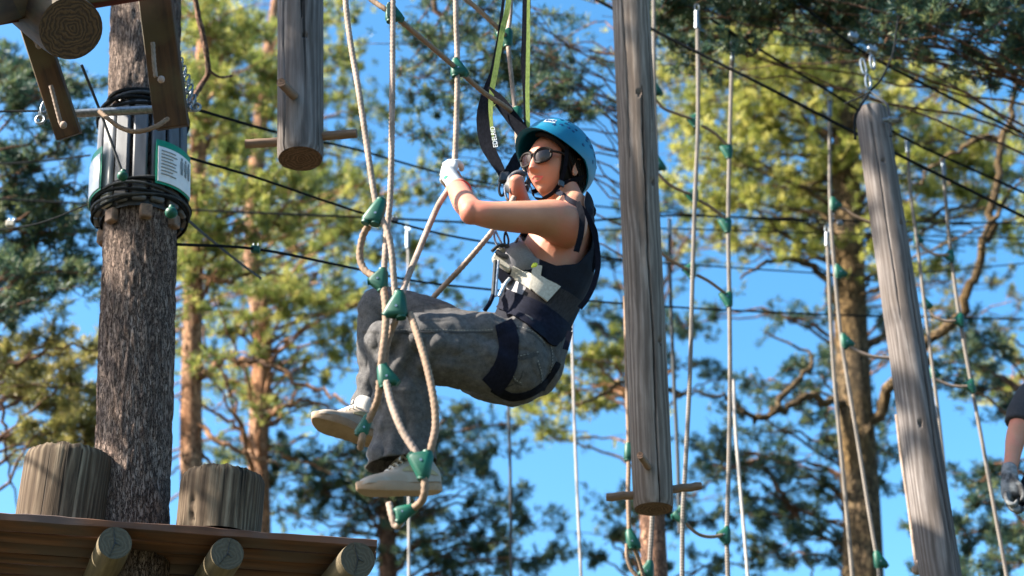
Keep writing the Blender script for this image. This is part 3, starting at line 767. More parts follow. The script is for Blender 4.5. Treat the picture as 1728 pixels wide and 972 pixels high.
# ------------------------------------------------------------------ cables
def cable(name, pts, r, mat, label, n=8, group='steel cables crossing behind the climber'):
    mb = MB(); P = [V(p) for p in cr([Q(*p) for p in pts], n)]
    if pts[-1][0] > 1728: P.append(P[-1]+(P[-1]-P[-3]).normalized()*6)
    if pts[0][0] < 0: P.insert(0, P[0]+(P[0]-P[2]).normalized()*6)
    mb.tube(P, r*.8, 8)
    o = part(name, mb, M[mat]); return tag(o, label, 'cable', group)
cable('steel_cable', [(-160, 190, 5.6), (0, 188, 5.5), (80, 187, 5.4)], .006, 'cable', 'dark cable ending at the shackle by the left hanging board')
cable('steel_cable', [(322, 182, 5.3), (470, 224, 6.2), (600, 252, 7.0), (740, 291, 7.8), (900, 325, 8.8), (1035, 351, 9.6), (1400, 378, 11)], .008, 'cable', 'dark cable sloping down from the metal pipe behind the short log')
cable('steel_cable', [(318, 266, 5.4), (440, 302, 5.8), (560, 343, 6.2), (628, 364, 6.5), (760, 398, 7.0), (900, 420, 7.5), (1050, 438, 8)], .0075, 'cable', 'dark cable sloping down from the right sign of the trunk collar')
cable('steel_cable', [(-40, 334, 8.6), (150, 344, 8.4), (318, 354, 8.2), (620, 367, 8.0), (900, 378, 8.2), (1130, 364, 8.6), (1400, 372, 9), (1780, 378, 10)], .009, 'cable', 'long level cable passing behind the big green connector')
cable('steel_cable', [(290, 412, 5.3), (430, 420, 5.6), (570, 447, 6.2), (700, 474, 6.8), (830, 489, 7.2), (1060, 513, 8), (1400, 531, 9), (1780, 540, 10)], .0075, 'cable', 'lowest long cable running behind the hips of the climber')
cable('steel_cable', [(-40, 278, 8.0), (60, 273, 7.6), (152, 262, 7.2)], .007, 'cable', 'short cable piece left of the trunk at sign height')
cable('steel_cable', [(-40, 392, 7.0), (60, 378, 6.2), (155, 342, 5.5)], .005, 'cable', 'dark cable rising to the lower windings from the left')
cable('steel_cable', [(310, 365, 5.3), (350, 400, 5.7), (400, 440, 6.2), (440, 470, 6.8)], .0075, 'cablegrey', 'grey cable falling away right from the lower windings')
cable('steel_cable', [(860, 379, 9), (1000, 388, 9), (1130, 386, 9), (1400, 394, 9.6), (1780, 404, 10.2)], .007, 'cable', 'second level cable just under the first one right of the shoulder')
cable('steel_cable', [(960, 438, 9), (1130, 445, 9), (1400, 462, 10), (1500, 464, 10.2), (1780, 440, 11)], .007, 'cable', 'faint cable crossing at chest height behind the long log')
gr = 'thick cables sloping across the top right'
cable('steel_cable', [(960, -25, 6.6), (1092, 45, 6.6), (1190, 95, 6.6), (1290, 145, 6.6), (1450, 228, 6.75), (1560, 283, 6.9), (1728, 366, 7.1), (1800, 400, 7.2)], .0105, 'cable', 'lowest thick sloping cable, passing in front of the leaning log', group=gr)
cable('steel_cable', [(1080, -60, 7.4), (1160, 5, 7.4), (1240, 58, 7.4), (1400, 155, 7.5), (1462, 195, 7.6), (1540, 240, 7.6), (1650, 290, 7.8), (1800, 358, 8)], .0105, 'cable', 'middle thick sloping cable that carries the pale steel rope ends', group=gr)
cable('steel_cable', [(1300, -35, 7.2), (1380, 30, 7.2), (1460, 90, 7.3), (1590, 158, 7.4), (1700, 213, 7.6), (1800, 262, 7.7)], .0105, 'cable', 'highest thick sloping cable from which the leaning log hangs', group=gr)
# little green clamp and cable grips on the cables
def clamp(px, py, Y, sz, mat, label, cat='cable clamp', group='cable clamps'):
    p = Q(px, py, Y); rt = root('cable_clamp', p, label, cat, group)
    mb = MB(); mb.box(p, (sz, 0, -.1*sz), (0, sz*.7, 0), (.0, 0, sz*.8), ch=sz*.25); part('block', mb, M[mat], rt)
    mb = MB()
    for s in (-.5, .5): mb.tube([p+V((s*sz, 0, -sz*.6)), p+V((s*sz, 0, sz*1.5))], sz*.16, 8)
    part('bolt', mb, M['steel'], rt)
clamp(431, 421, 5.6, .019, 'green', 'green clamp on the lowest long cable left of the knees')
clamp(666, 372, 6.7, .018, 'dkplastic', 'dark cable grip right of the big green connector')
clamp(18, 378, 6.6, .022, 'beige', 'pale cable grip at the left edge')
clamp(1371, 374, 8.9, .02, 'steel', 'steel grip on the long level cable right of the rope ladder')
clamp(1417, 377, 9.0, .018, 'steel', 'steel grip on the long level cable left of the leaning log')

# ------------------------------------------------------------------ ropes, nets
def lobed(pitch):
    def f(th, s, i): return .92+.10*math.cos(3*(th-2*PI*s/pitch))
    return f
def rope_mb(P, r, twisted=True, wob=.0):
    P = resample(cr(P, 8), .0058 if twisted else .03)
    if wob:
        for i, p in enumerate(P): P[i] = V(p)+V((wob*noise.noise(V((p.z*3, p.x*5, 1))), 0, 0))
    mb = MB(); mb.tube(P, r, 12 if twisted else 10, rf=lobed(.052) if twisted else None)
    return mb
def rp(name, pts, r, mat, parent, twisted=None):
    tw_ = (mat not in ('braid', 'cable', 'cablegrey')) if twisted is None else twisted
    return part(name, rope_mb([Q(*p) for p in pts], r, tw_), M[mat], parent)
def connector(parent, px, py, Y, main, side, s=1.0, back=0.04, roll=0.0):
    """green moulded rope joiner: sleeve along `main` (px direction) and a tapered nose towards `side` (px direction)"""
    p = Q(px, py, Y); m_ = mpp(p)
    def dirn(a, b): 
        q = Q(px+a, py+b, Y)-p; return q.normalized()
    k = dirn(*main); sd_ = dirn(*side); fw = k.cross(sd_).normalized()
    sd2 = (sd_-k*sd_.dot(k)); sd2.normalize()
    s *= 1.0; h = .034*s; r = .0185*s; ln = .034*s
    mb = MB(); pts = []
    for a in range(12):
        th = 2*PI*a/12
        o = sd2*(math.cos(th))+fw*math.sin(th)
        pts += [p+k*h+o*r*.82, p-k*h+o*r*.82, p+k*h*.8+o*r, p-k*h*.8+o*r]
    pa_ = abs(k.dot(sd_)); nose = p+sd_*((r+ln*.55)*(1-pa_)+h*1.05*pa_)+sd2*(r*.9*pa_)
    u1 = (k-sd_*k.dot(sd_)).normalized()
    for a in range(10):
        th = 2*PI*a/10
        o = u1*math.cos(th)+fw*math.sin(th)
        pts += [nose+o*r*.72, nose-sd_*ln*.2+o*r*.86]
    mb.hull(pts)
    c = part('connector', mb, M['green'], parent, angle=35)
    mb = MB()
    q = p+sd_*(r*.75); mb.tube([q-fw*r*1.06, q+fw*r*1.06], .0038*s, 8)
    # bolts are a sub-part
    part('bolt', mb, M['steel'], c)
    # sleeve mouths
    for q0, q1, ra, rb_ in ((p+k*(h*.95), p+k*(h*1.18), r*.8, r*.74), (p-k*(h*.95), p-k*(h*1.18), r*.8, r*.74), (nose-sd_*.004, nose+sd_*ln*.22, r*.70, r*.62)):
        mb = MB(); mb.tube([q0, q1], [ra, rb_], 14); part('sleeve_mouth', mb, M['green'], c)
    return c

NY = 3.97
netA = root('rope_net', Q(690, 500, NY), 'beige rope net with green connectors in front of the climber', 'rope net')
a = netA
rA = .0102
rp('vertical_rope', [(570, -260, NY+.05), (583, 0, NY+.03), (608, 170, NY), (632, 330, NY-.02), (640, 356, NY-.02)], rA, 'rope', a)
rp('vertical_rope', [(645, 370, NY-.02), (655, 395, NY-.03), (661, 425, NY-.03), (664, 460, NY-.03), (668, 500, NY-.02), (676, 515, NY-.02)], rA, 'rope', a)
rp('net_loop', [(622, 380, NY), (612, 400, NY+.02), (607, 430, NY+.03), (613, 452, NY+.03), (626, 464, NY+.02), (642, 472, NY)], rA*1.12, 'rope_tan', a)
rp('vertical_rope', [(665, -260, NY+.1), (663, 0, NY+.07), (662, 160, NY+.04), (659, 320, NY+.03), (652, 400, NY+.02), (648, 462, NY)], rA, 'rope', a)
rp('vertical_rope', [(646, 480, NY), (651, 520, NY-.02), (650, 560, NY-.03), (645, 600, NY-.03), (643, 625, NY-.02)], rA*1.15, 'rope_tan', a)
rp('vertical_rope', [(668, 540, NY-.02), (660, 560, NY), (652, 590, NY-.0), (650, 625, NY)], rA, 'rope_tan', a)
rp('vertical_rope', [(768, -260, NY+.4), (769, 0, NY+.33), (772, 110, NY+.34), (769, 240, NY+.34), (765, 285, NY+.33), (757, 318, NY+.31), (738, 350, NY+.24), (706, 425, NY+.10), (680, 490, NY), (676, 512, NY-.02)], rA, 'rope', a)
rp('cross_rope', [(560, -55, NY+.1), (625, -2, NY+.1), (659, 22, NY+.09), (715, 68, NY+.18), (770, 115, NY+.34), (815, 155, NY+.45), (850, 178, NY+.5), (872, 196, NY+.6)], rA*.95, 'rope_tan', a)
rp('cross_rope', [(768, -15, NY+.5), (800, 10, NY+.52), (835, 42, NY+.55), (857, 66, NY+.6)], rA*.95, 'rope_tan', a)
rp('vertical_rope', [(866, -260, NY+.7), (862, 0, NY+.65), (857, 60, NY+.6), (863, 130, NY+.6), (870, 195, NY+.6), (874, 250, NY+.58)], rA*.9, 'rope', a)
rp('vertical_rope', [(893, 262, NY+.6), (878, 312, NY+.53), (855, 355, NY+.49), (828, 394, NY+.47), (780, 450, NY+.51), (733, 500, NY+.61), (700, 545, NY+.62)], rA, 'rope', a)
rp('vertical_rope', [(692, 530, NY-.02), (706, 570, NY-.06), (722, 625, NY-.09), (733, 680, NY-.1), (735, 720, NY-.1), (728, 755, NY-.1), (722, 780, NY-.08)], rA*1.1, 'rope_tan', a)
rp('net_loop', [(641, 642, NY-.02), (638, 672, NY-.0), (628, 697, NY+.03), (618, 718, NY+.05), (611, 740, NY+.05), (608, 757, NY+.08)], rA*1.1, 'rope_tan', a)
rp('vertical_rope', [(652, 645, NY-.03), (660, 680, NY-.06), (678, 725, NY-.09), (700, 760, NY-.1), (712, 782, NY-.1)], rA*1.1, 'rope', a)
rp('vertical_rope', [(715, 795, NY-.1), (717, 825, NY-.1), (712, 845, NY-.08), (697, 858, NY-.04)], rA*1.1, 'rope_tan', a)
rp('net_loop', [(657, 850, NY+.02), (661, 870, NY+.0), (668, 888, NY), (677, 880, NY-.02), (682, 862, NY-.02)], rA, 'rope', a)
connector(a, 638, 358, NY-.02, (8, -30), (-16, 26), 1.12)
connector(a, 645, 473, NY, (1, -30), (-20, 2), .95)
connector(a, 675, 515, NY-.03, (-3, -30), (-17, 17), 1.1)
connector(a, 647, 634, NY-.02, (-2, -30), (8, 6), .95)
connector(a, 617, 718, NY+.05, (6, -20), (-4, 12), .8)
connector(a, 717, 786, NY-.1, (6, -30), (-18, -17), 1.05)
connector(a, 684, 861, NY-.04, (20, -4), (-8, 8), .8)
connector(a, 659, 22, NY+.09, (1, -30), (10, 8), .95)
connector(a, 769, 115, NY+.34, (1, -30), (10, 8), .95)
connector(a, 857, 65, NY+.6, (1, -30), (-10, -8), 1.0)
connector(a, 872, 197, NY+.6, (2, -30), (-10, -8), 1.0)

def ferrule(parent, px, py, Y, s=1.0, lean=(0, 1)):
    p = Q(px, py, Y); k = (Q(px+lean[0]*10, py+lean[1]*10, Y)-p).normalized()
    mb = MB(); mb.tube([p-k*.05*s, p+k*.05*s], .013*s, 12)
    o = part('ferrule', mb, M['steel'], parent)
    mb = MB(); q = p-k*.075*s
    pp = [q+V((math.cos(t)*.012, 0, math.sin(t)*.028)) for t in [2*PI*i/20 for i in range(21)]]
    mb.tube(pp, .0035, 6, cap=False); part('eyelet', mb, M['steel'], o)

BY = 6.9
netB = root('rope_net', Q(1200, 500, BY), 'long braided rope net just right of the long log', 'rope net'); b = netB
rB = .0112
rp('vertical_rope', [(1100, -300, BY-.1), (1103, 0, BY-.1), (1104, 150, BY-.1), (1108, 280, BY-.1), (1106, 420, BY-.1), (1098, 560, BY-.05), (1090, 720, BY)], rB, 'braid', b)
rp('vertical_rope', [(1177, 20, BY), (1178, 200, BY), (1173, 330, BY), (1169, 457, BY), (1164, 640, BY), (1156, 800, BY), (1152, 880, BY), (1151, 1010, BY), (1150, 1300, BY)], rB, 'braid', b)
rp('vertical_rope', [(1236, 75, BY+.2), (1231, 255, BY+.2), (1229, 380, BY+.2), (1231, 505, BY+.2), (1232, 640, BY+.2), (1230, 780, BY+.2), (1227, 905, BY+.2), (1229, 1010, BY+.2), (1230, 1300, BY+.2)], rB, 'braid', b)
for q in ([(1106, 168), (1120, 183), (1142, 192), (1166, 200)], [(1184, 212), (1202, 222), (1218, 236), (1228, 246)], [(1110, 292), (1125, 308), (1145, 320), (1166, 328)], [(1180, 338), (1200, 350), (1216, 362), (1228, 374)],
          [(1108, 418), (1122, 432), (1140, 444), (1160, 455)], [(1176, 464), (1195, 474), (1212, 486), (1228, 498)], [(1152, 876), (1166, 892), (1182, 903), (1202, 906), (1222, 902)]):
    rp('cross_rope', [(x, y, BY+(.2*(x-1105)/125)) for x, y in q], rB*.8, 'rope_tan', b)
for q in ((1103, 150, (0, -30), (8, 8)), (1108, 276, (0, -30), (8, 8)), (1175, 204, (1, -30), (-12, -3)), (1172, 330, (1, -30), (-12, -3)), (1168, 457, (1, -30), (-12, -3)), (1230, 257, (1, -30), (-8, -8)), (1228, 381, (1, -30), (-8, -8)), (1230, 506, (0, -30), (-10, -10)),
          (1151, 869, (-3, -30), (-12, 2)), (1226, 904, (0, -30), (-16, -2))):
    connector(b, q[0], q[1], BY+(.2*(q[0]-1105)/125), q[2], q[3], 1.12)
ferrule(b, 1176, 34, BY, 1.2); ferrule(b, 1236, 92, BY+.2, 1.0)
netB2 = root('rope_net', Q(1075, 850, 6.6), 'brown looped rope net piece low behind the long log', 'rope net'); b = netB2
rp('vertical_rope', [(1055, 500, 6.7), (1058, 640, 6.7), (1061, 760, 6.7), (1060, 830, 6.7), (1062, 905, 6.7)], rB, 'rope_tan', b)
rp('net_loop', [(1058, 918, 6.7), (1058, 940, 6.7), (1066, 962, 6.7), (1085, 985, 6.7), (1092, 1010, 6.7)], rB*.9, 'rope_tan', b)
rp('vertical_rope', [(1066, 915, 6.7), (1078, 945, 6.75), (1090, 990, 6.8)], rB*.9, 'rope_tan', b)
rp('vertical_rope', [(1104, 700, 6.8), (1101, 860, 6.8), (1097, 940, 6.8), (1094, 1020, 6.8)], rB, 'braid', b)
connector(b, 1060, 763, 6.7, (1, -30), (3, 1), 1.1); connector(b, 1064, 910, 6.7, (-4, -30), (6, 14), 1.15); connector(b, 1096, 962, 6.8, (1, -30), (-8, 6), 1.1)

CY = 7.6
netC = root('rope_net', Q(1420, 500, CY), 'braided rope net left of the leaning log', 'rope net'); c_ = netC
rp('vertical_rope', [(1400, 170, CY), (1401, 345, CY), (1408, 450, CY), (1418, 560, CY), (1430, 640, CY), (1450, 760, CY), (1466, 860, CY), (1480, 945, CY), (1490, 1020, CY)], .0105, 'braid', c_)
rp('vertical_rope', [(1396, 400, CY+.3), (1401, 520, CY+.3), (1408, 640, CY+.3), (1422, 790, CY+.3), (1440, 990, CY+.3), (1450, 1100, CY+.3)], .011, 'braid', c_)
rp('cross_rope', [(1405, 348, CY), (1425, 354, CY), (1445, 366, CY), (1475, 378, CY)], .010, 'rope_tan', c_)
rp('cross_rope', [(1425, 580, CY), (1450, 594, CY), (1475, 602, CY), (1505, 604, CY)], .010, 'rope', c_)
for q in ((1405, 345, (0, -30), (22, 4)), (1413, 459, (-2, -30), (18, 6)), (1424, 576, (-4, -30), (18, 8)), (1481, 945, (-3, -30), (2, 2))): connector(c_, q[0], q[1], CY, q[2], q[3], 1.15)
ferrule(c_, 1400, 185, CY, 1.0); ferrule(c_, 1395, 404, CY+.3, .9)
netD = root('rope_net', Q(1600, 500, CY+.1), 'braided rope net right of the leaning log', 'rope net'); d_ = netD
DY = CY+.1
rp('vertical_rope', [(1531, 240, DY), (1537, 330, DY), (1547, 403, DY), (1560, 513, DY), (1575, 630, DY), (1588, 740, DY), (1600, 860, DY), (1612, 1000, DY), (1625, 1200, DY)], .0098, 'braid', d_)
rp('vertical_rope', [(1590, 270, DY+.1), (1597, 350, DY+.1), (1605, 432, DY+.1), (1620, 540, DY+.1), (1640, 652, DY+.1), (1660, 760, DY+.1), (1680, 870, DY+.1), (1700, 980, DY+.1), (1728, 1160, DY+.1)], .0105, 'braid', d_)
for q in ([(1552, 412), (1566, 424), (1582, 430), (1600, 430)], [(1567, 524), (1580, 536), (1596, 542), (1612, 541)], [(1578, 640), (1594, 647), (1612, 652), (1632, 652)]): rp('cross_rope', [(x, y, DY) for x, y in q], .0085, 'rope', d_)
for q in ((1546, 403, (-2, -30), (10, 4), .9), (1561, 513, (-3, -30), (10, 4), .9), (1574, 629, (-3, -30), (10, 4), .9), (1605, 432, (-3, -30), (-16, -1), 1.0), (1621, 540, (-3, -30), (-18, 1), 1.05), (1640, 652, (-4, -30), (-14, -3), 1.05)):
    connector(d_, q[0], q[1], DY+.05, q[2], q[3], q[4])
ferrule(d_, 1531, 246, DY, 1.0, (0.1, 1)); ferrule(d_, 1592, 285, DY+.1, 1.0, (.1, 1))

# single ropes hanging far behind
def hang(pts, r, mat, label, fer=None, group='single ropes hanging behind the course'):
    rt = root('hanging_rope', Q(*pts[0]), label, 'rope', group)
    rp('rope_strand', pts, r, mat, rt)
    if fer: ferrule(rt, *fer)
hang([(1130, 370, 9), (1131, 480, 9), (1137, 640, 9), (1143, 760, 9), (1147, 900, 9)], .012, 'cablegrey', 'dark grey cable hanging between the long log and its rope net', (1130, 385, 9, 1.1))
hang([(1238, 640, 8.2), (1241, 720, 8.2), (1250, 830, 8.2), (1263, 985, 8.2), (1270, 1100, 8.2)], .010, 'rope_grey', 'plain grey rope leaning away right of the long rope net')
hang([(858, 680, 10), (861, 800, 10), (863, 990, 10)], .011, 'cablegrey', 'dark straight cable below the seat of the jeans')
hang([(958, 300, 8.8), (965, 560, 8.8), (969, 700, 8.8), (975, 850, 8.8), (982, 1000, 8.8)], .0095, 'rope_grey', 'pale thin rope hanging right of the jeans')
hang([(688, 388, 9.2), (690, 520, 9.2), (690, 760, 9.2), (690, 1000, 9.2)], .0095, 'rope_grey', 'pale rope with steel end seen behind the knees', (688, 405, 9.2, 1.3))
hang([(1513, 700, 6.9), (1521, 770, 6.9), (1533, 850, 6.9), (1545, 945, 6.9), (1549, 962, 6.9)], .0095, 'rope', 'pale knotted rope running down the left side of the leaning log')
mb = MB(); p = Q(1548, 962, 6.9); mb.ell(p, (.028, 0, 0), (0, .024, 0), (0, 0, .024)); mb.ell(p+V((.01, -.005, .03)), (.018, 0, 0), (0, .018, 0), (0, 0, .02))
tag(part('rope_knot', mb, M['rope']), 'pale round knot at the foot of the leaning log', 'knot')

hang([(1790, -600, 6.25), (1806, 300, 6.25), (1812, 700, 6.1)], .008, 'rope_grey', 'safety rope above the person cut off by the right edge', group=None)
# ------------------------------------------------------------------ hanging logs with foot pegs
def log(label, top, bot, w_top, w_bot, mat, endm, pegs, seed, cracks=((250, .03, .0, 1.0),), group='hanging logs', tilt_end=None, extra=None, holes=()):
    A, B = Q(*bot), Q(*top)
    rt = root('hanging_log', A, label, 'hanging log', group)
    r0 = w_bot*.5*mpp(A); r1 = w_top*.5*mpp(B)
    N = max(30, int((B-A).length/.014)); pts = [A.lerp(B, i/N) for i in range(N+1)]
    rads = [r0+(r1-r0)*i/N for i in range(N+1)]
    Ltot = (B-A).length
    for k_, e in ((0, .95), (1, .985), (N, .94), (N-1, .98)): rads[k_] *= e
    def rf(th, s, i):
        v = 1+.03*noise.noise(V((math.cos(th)*1.2, math.sin(th)*1.2, s*.9+seed*7)))+.004*noise.noise(V((math.cos(th)*12, math.sin(th)*12, s*1.5+seed)))
        f = s/Ltot
        for (ca, dep, f0, f1) in cracks:
            if f0 <= f <= f1:
                wob = R(ca)+.10*noise.noise(V((s*2.2, seed, 0)))+.03*noise.noise(V((s*13, seed, 3)))
                dd = abs((th-wob+PI) % (2*PI)-PI)
                wd = .065*min(1, (f-f0)*12+.2, (f1-f)*12+.2 if f1 < 1 else 1)
                if dd < wd: v -= dep*9*(1-dd/wd)
        for (ha, hf) in holes:
            dd = abs((th-R(ha)+PI) % (2*PI)-PI)*r0; ds = abs(s-hf*Ltot)
            if dd*dd+ds*ds < .012**2: v -= .14
        return v
    mb = MB(); mb.tube(pts, rads, 180, rf=rf, cap=False, ref=(0, -1, 0))
    part('log_body', mb, M[mat], rt, angle=50)
    for P_, rr, sg in ((A, rads[0], -1), (B, rads[-1], 1)):
        mb = MB(); k = (B-A).normalized(); n1 = (V((0, -1, 0))-k*V((0, -1, 0)).dot(k)).normalized(); n2 = k.cross(n1)
        vs = []; gs = []; fs = []
        for j in range(5):
            for t in range(48):
                th = 2*PI*t/48; q = rr*j/4*(rf(th, 0, 0) if j == 4 else 1)
                vs.append(P_+n1*math.cos(th)*q+n2*math.sin(th)*q+k*sg*.003*noise.noise(V((j, t*.3, seed)))-k*sg*(.0 if j == 4 else -.0015)); gs.append((math.cos(th)*q, math.sin(th)*q, 0))
        for j in range(4):
            for t in range(48): a_ = j*48+t; b_ = j*48+(t+1) % 48; fs.append((a_, b_, b_+48, a_+48))
        mb.add(vs, fs, gs); part('cut_end', mb, M[endm], rt)
    for pg in pegs:
        p0, p1, pr = Q(*pg[0]), Q(*pg[1]), pg[2]
        P2 = resample([p0, p1], .02); n_ = len(P2)
        for i in range(1, n_-1): P2[i] += V((noise.noise(V((i*.6, seed, 1)))*.002, 0, noise.noise(V((i*.6, seed, 5)))*.003))
        rr = [pr*(1+.06*noise.noise(V((i*.7, seed, 2)))) for i in range(n_)]; rr[-1] *= .93
        mb = MB(); mb.tube(P2, rr, 16, m=0, capm=1); part('foot_peg', mb, [M['peg'], M['end_brown']], rt, angle=45)
    return rt
L1 = 5.0
log('short grey hanging log with brown cut end and three foot pegs', (507, -330, L1), (507, 268, L1), 78, 78, 'wood_grey', 'end_brown', [
    ((500, 166, L1-.06), (474, 139, L1-.24), .0185), ((500, 238, L1), (414, 243, L1), .0185), ((520, 232, L1), (602, 225, L1-.02), .0185)], 1, cracks=((12, .03, .33, 1.0), (-38, .012, 0, .5)), holes=((18, .28),))
L2 = 5.75
log('long brown grey hanging log split by a deep crack, nearest the helmet', (1053, -260, L2), (1103, 859, L2), 62, 68, 'wood', 'end_brown', [
    ((1095, 790, L2-.06), (1080, 768, L2-.22), .0145), ((1090, 834, L2), (1023, 839, L2), .0165), ((1115, 828, L2), (1183, 820, L2+.02), .0165)], 2, cracks=((14, .035, 0, .56), (-30, .012, .45, 1.0), (50, .012, .5, .9)), holes=((40, .42), (5, .55), (40, .2)))
L3 = 6.4
lg3 = log('grey leaning log hung by steel shackles at the right', (1470, 188, L3), (1592, 1000, L3), 53, 70, 'wood_grey', 'end_grey', [], 3, cracks=((30, .025, .0, .62), (-20, .01, .5, .95)), holes=((0, .86), (35, .72), (-10, .3)))
# shade-casting rope passes in front of it; hardware that hangs it
hw = root('log_hanger', Q(1466, 150, L3), 'steel shackles and wire loop holding the leaning log to its cable', 'log hanger')
top3 = Q(1470, 188, L3)
def wire(pts, r, name, mat='cable', par=hw):
    mb = MB(); mb.tube([V(p) for p in cr([Q(*p) for p in pts], 6)], r, 8); part(name, mb, M[mat], par)
wire([(1443, 235, L3-.12), (1443, 200, L3-.13), (1452, 180, L3-.1), (1464, 160, L3-.04), (1468, 155, L3)], .007, 'wire_sling')
wire([(1468, 155, L3), (1482, 165, L3-.05), (1497, 177, L3-.08), (1501, 200, L3-.1), (1503, 230, L3-.1)], .007, 'wire_sling', 'cablegrey')
wire([(1466, 156, L3), (1447, 166, L3+.1), (1425, 175, L3+.2)], .005, 'wire_tail')
wire([(1470, 152, L3), (1486, 135, L3+.05), (1500, 108, L3+.1), (1508, 85, L3+.2), (1512, 55, L3+.3), (1516, 30, L3+.4)], .006, 'wire_tail')
def link(c, ax, az, r, name, mat='steel', par=hw, half=False):
    mb = MB(); n_ = 24
    pp = [V(c)+V(ax)*math.cos(2*PI*i/n_)+V(az)*math.sin(2*PI*i/n_) for i in range(n_+1)]
    mb.tube(pp, r, 8, cap=False); part(name, mb, M[mat], par)
link(Q(1465, 138, L3), (.015, .008, 0), (.003, 0, .045), .006, 'shackle')
link(Q(1457, 112, L3+.05), (.012, .0, 0), (-.003, 0, .05), .0055, 'shackle')
link(Q(1472, 105, L3+.1), (.013, .008, 0), (.002, 0, .045), .006, 'shackle')
for px_, py_, Y_ in ((1440, 62, 6.9), (1472, 84, 6.9)):
    mb = MB(); p = Q(px_, py_, Y_); mb.box(p, (.025, 0, -.014), (0, .018, 0), (.008, 0, .018), ch=.005)
    for s in (-1, 1): mb.tube([p+V((s*.012, 0, -.03)), p+V((s*.012+.008, 0, .034))], .005, 8)
    part('cable_grip', mb, M['steel'], hw)
mb = MB(); p = Q(1500, 203, L3-.1); mb.tube([p-V((.03, 0, 0)), p+V((.045, -.01, 0))], .011, 8); mb.tube([p-V((.005, 0, 0)), p+V((.008, 0, 0))], .02, 6)
part('eye_bolt', mb, M['steel'], hw)

# unseen round beam, added overhead so that its shadow crosses the long log
bc = Q(1063, 478, L2-.1)+sun_dir*3.9
mb = MB(); P2 = resample([bc+V((-.25, -1.0, .0)), bc+V((.25, 1.1, .0))], .04); mb.tube(P2, [.12]*len(P2), 32, rf=lambda th, s, i: 1+.03*noise.noise(V((math.cos(th)*1.4, math.sin(th)*1.4, s*2))), capm=1)
tag(part('round_beam', mb, [M['wood'], M['end_brown']], angle=50), 'unseen round horizontal beam added overhead to shadow the long log', 'beam', kind='thing')
# ------------------------------------------------------------------ low deck
zdk = Q(300, 888, 5.0).z
def QZ(px, py, z):
    d_ = ray(px, py); return CAM + d_*((z-CAM.z)/d_.z)
E0 = QZ(0, 866, zdk); E1 = QZ(640, 913, zdk)
ed = (E1-E0); ed.z = 0; Led = ed.length; ed.normalize()
inn = V((-ed.y, ed.x, 0))           # away from the camera
deck = root('tree_deck', E0+inn*.5, 'low plank deck on round log joists around the thick trunk', 'deck')
E0x = E0-ed*.7
tot = Led+.7
for i in range(13):
    wd = .052; o = i*.118+.055
    mb = MB(); c = E0x+ed*(tot/2+random.uniform(-.02, .02)-(0 if i else 0))+inn*o+V((0, 0, random.uniform(-.004, .004)))
    nseg = 40
    # slightly waney plank: box with subdivided length
    P1 = []; 
    vs = []; gs = []
    for k in range(nseg+1):
        x = -tot/2+tot*k/nseg
        w1 = wd+.004*noise.noise(V((x*3, i, 0))); w2 = wd+.004*noise.noise(V((x*3, i, 5)))
        zt = .006+.003*noise.noise(V((x*4, i, 9))); zb = -.017+.003*noise.noise(V((x*4, i, 13)))
        if i == 0: zt += .004*noise.noise(V((x*14, 2, 9))); w1 += .006*noise.noise(V((x*9, 3, 0)))
        for (a_, z_) in ((-w1, zb), (-w1+.004, zb-.003), (w2-.004, zb-.003), (w2, zb), (w2, zt), (w2-.004, zt+.003), (-w1+.004, zt+.003), (-w1, zt)):
            vs.append(c+ed*x+inn*a_+V((0, 0, z_))); gs.append((a_+i*.7, z_, x))
    fs = []
    for k in range(nseg):
        for q in range(8): a_ = k*8+q; b_ = k*8+(q+1) % 8; fs.append((a_, b_, b_+8, a_+8))
    fs += [tuple(range(8)), tuple(range(nseg*8, nseg*8+8))]
    mb.add(vs, fs, gs); part('plank', mb, M['deck'], deck, angle=40)
zb_ = zdk-.02
bdir = (inn*math.cos(R(8))-ed*math.sin(R(8))).normalized()
for (px, py, rpx) in ((194, 916, 29), (384, 934, 29), (604, 944, 31), (-60, 901, 29)):
    e = Q(px, py, 4.95+.00042*px); r = rpx*mpp(e)
    e = QZ(px, py, zb_-r-.003); r = rpx*mpp(e)
    e.z = zb_-r-.004
    mb = MB(); P2 = resample([e, e+bdir*1.5], .03)
    def rf(th, s, i): return 1+.03*noise.noise(V((math.cos(th)*1.5, math.sin(th)*1.5, s*2+px)))
    rr = [r]*len(P2); rr[0] = r*.96
    mb.tube(P2, rr, 40, rf=rf, capm=1)
    j = part('joist', mb, [M['beam'], M['end_grey']], deck, angle=50)
    mb = MB(); k = -bdir; up = V((0, 0, 1)); sd_ = k.cross(up).normalized(); a0 = random.uniform(-.3, .3)
    for (aa, ln) in ((1.45+a0, .95), (-1.2+a0, .9), (-2.6+a0, .35)):
        dv = sd_*math.cos(aa)+up*math.sin(aa); tv = k.cross(dv)
        mb.hull([e+k*.003+tv*.0015, e+k*.003-tv*.0015, e+k*.003+dv*r*ln, e-bdir*-.02+tv*.0015, e-bdir*-.02-tv*.0015, e+bdir*.02+dv*r*ln])
    part('crack', mb, M['dkplastic'], j)
